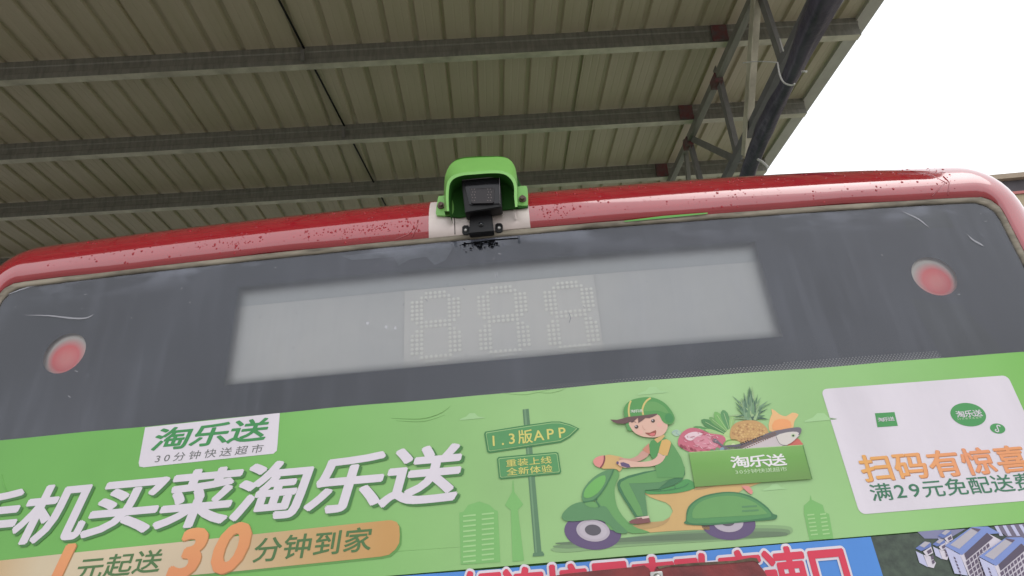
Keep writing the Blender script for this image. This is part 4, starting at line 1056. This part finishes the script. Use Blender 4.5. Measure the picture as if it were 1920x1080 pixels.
bm_obj('infrared_leds', bm, mat('led_lens', (128, 118, 116), .2, .6), rc, True)['kind'] = 'stuff'
# bezel line of the window
bm = bmesh.new(); tube(bm, [P3d(p, .0655) for p in ((866, 338), (936.5, 331), (937.5, 383))], .0009, 6); bm_obj('bezel', bm, mat('bezel_grey', (120, 116, 118), .3), rc)
camera_box([(873, 388), (940, 382), (940, 392), (874, 401)], .04, .010, blk, 'bracket', rc)
# small second camera below
sc2 = camera_box([(881, 404), (922, 401), (926, 434), (879, 438)], .036, .006, blk, 'small_camera', bus)
camera_box([(884, 400), (919, 397), (921, 404), (883, 407)], .038, .012, blk, 'visor', sc2)
bm = bmesh.new(); c = P3d((902, 421), .037); bmesh.ops.create_cone(bm, cap_ends=True, segments=20, radius1=.007, radius2=.0055, depth=.006, matrix=Matrix.Translation(c) @ Matrix.Rotation(math.pi/2, 4, 'X'))
bmesh.ops.create_uvsphere(bm, u_segments=12, v_segments=8, radius=.0042, matrix=Matrix.Translation(c-Vector((0, .002, 0))))
bm_obj('lens', bm, mat('lens_glass', (16, 18, 24), .05, .8), sc2, True)
for (p, s) in (((873.5, 431), -1), ((935.5, 427), 1)):
    solid_px('mounting_tab', [(p[0]-7*1, p[1]-6), (p[0]-3, p[1]-9), (p[0]+4, p[1]-9), (p[0]+7, p[1]-5), (p[0]+7, p[1]+6), (p[0]+3, p[1]+9), (p[0]-4, p[1]+9), (p[0]-7, p[1]+5)], .012, .005, blk, sc2, .001)
    bm = bmesh.new(); c = P3d(p, .0135); bmesh.ops.create_uvsphere(bm, u_segments=12, v_segments=8, radius=.0045, matrix=Matrix.Translation(c) @ Matrix.Scale(.5, 4, (0, 1, 0))); bm_obj('screw', bm, MATS['screw_steel'], sc2, True)
# joint in the white panel behind the cameras
def cowl_point(x, t):
    """point on the cowl at x, t = 0 lower edge .. rising with the ring index"""
    i = 0
    idx = [k for k in range(len(co)) if co[k][3] == 1]
    for k in idx[:-1]:
        if co[k][0] <= x <= co[k+1][0]:
            f = (x-co[k][0])/((co[k+1][0]-co[k][0]) or 1)
            j = int(t); u = t-j
            a = CAPROWS[k][j].lerp(CAPROWS[k][j+1], u); b = CAPROWS[k+1][j].lerp(CAPROWS[k+1][j+1], u)
            P = a.lerp(b, f); tz = (CAPROWS[k][j+1]-CAPROWS[k][j]).normalized(); tx = (CAPROWS[k+1][j]-CAPROWS[k][j]).normalized()
            N = tx.cross(tz).normalized()
            if N.y > 0: N = -N
            return P, N, tx, tz
    return None
def cowl_line(name, pts, rad, m):
    bm = bmesh.new(); L = [cowl_point(x, t) for x, t in pts]; tube(bm, [a[0]+a[1]*rad*.2 for a in L], rad, 6); return bm_obj(name, bm, m, cap)
cowl_line('panel_joint', [(-.087, 1.1), (-.087, 2.0), (-.088, 3.2)], .0011, mat('joint_dark', (60, 52, 50), .7))
# wrinkles in the vinyl
rw = red_m
for pts in ([(-.19, 1.15), (-.178, 2.0), (-.176, 3.4)], [(-.23, 1.08), (-.2, 1.4), (-.185, 1.9)], [(1.07, 1.2), (1.12, 3.0), (1.10, 5.5), (1.06, 8)], [(1.11, 1.2), (1.13, 3.0), (1.125, 5.0)], [(1.02, 7), (1.08, 6.5), (1.14, 6.6)]):
    cowl_line('vinyl_wrinkle', pts, .0016, red_m)
# rain drops on the cowl
rnd = random.Random(11)
bm = bmesh.new(); drop_m = mat('water_drop', (150, 12, 30), .05, .4)
def clusters():
    for _ in range(1500):
        x = rnd.uniform(-1.12, 1.15)
        if -.155 < x < .10: continue
        t = rnd.uniform(1.2, 10.0)
        dens = .35+.65*abs(math.sin(x*7.3)+.6*math.sin(x*17+1))/1.6
        if x < -.45 and t > 6: dens *= .5
        if rnd.random() > dens: continue
        yield x, t, (rnd.random()**3)*.0028+.0008
    for (cx, s) in ((-.30, .02), (-.27, .015), (-.44, .03), (-.36, .02), (-.2, .02), (.14, .015), (.17, .02), (-.62, .03)):
        for _ in range(26): yield min(1.15, cx+rnd.gauss(0, s)), rnd.uniform(1.4, 3.6), rnd.uniform(.0010, .0024)
nd = 0
for x, t, r_ in clusters():
    cp = cowl_point(x, t)
    if not cp: continue
    P, N, tx, tz = cp
    tz2 = N.cross(tx).normalized()
    asp = rnd.uniform(.8, 1.5)
    n_ = 7; base = []; mid = []
    for k in range(n_):
        a = 2*math.pi*k/n_; rr_ = r_*rnd.uniform(.85, 1.15)
        base.append(bm.verts.new(P+tx*rr_*math.cos(a)+tz2*rr_*asp*math.sin(a)+N*.0001)); mid.append(bm.verts.new(P+tx*rr_*.68*math.cos(a)+tz2*rr_*.68*asp*math.sin(a)+N*r_*.36))
    tp = bm.verts.new(P+N*r_*.5)
    for k in range(n_):
        bm.faces.new((base[k], base[(k+1) % n_], mid[(k+1) % n_], mid[k])).smooth = True; bm.faces.new((mid[k], mid[(k+1) % n_], tp)).smooth = True
bmesh.ops.recalc_face_normals(bm, faces=bm.faces)
o = bm_obj('rain_drops', bm, drop_m, cap); o['kind'] = 'stuff'
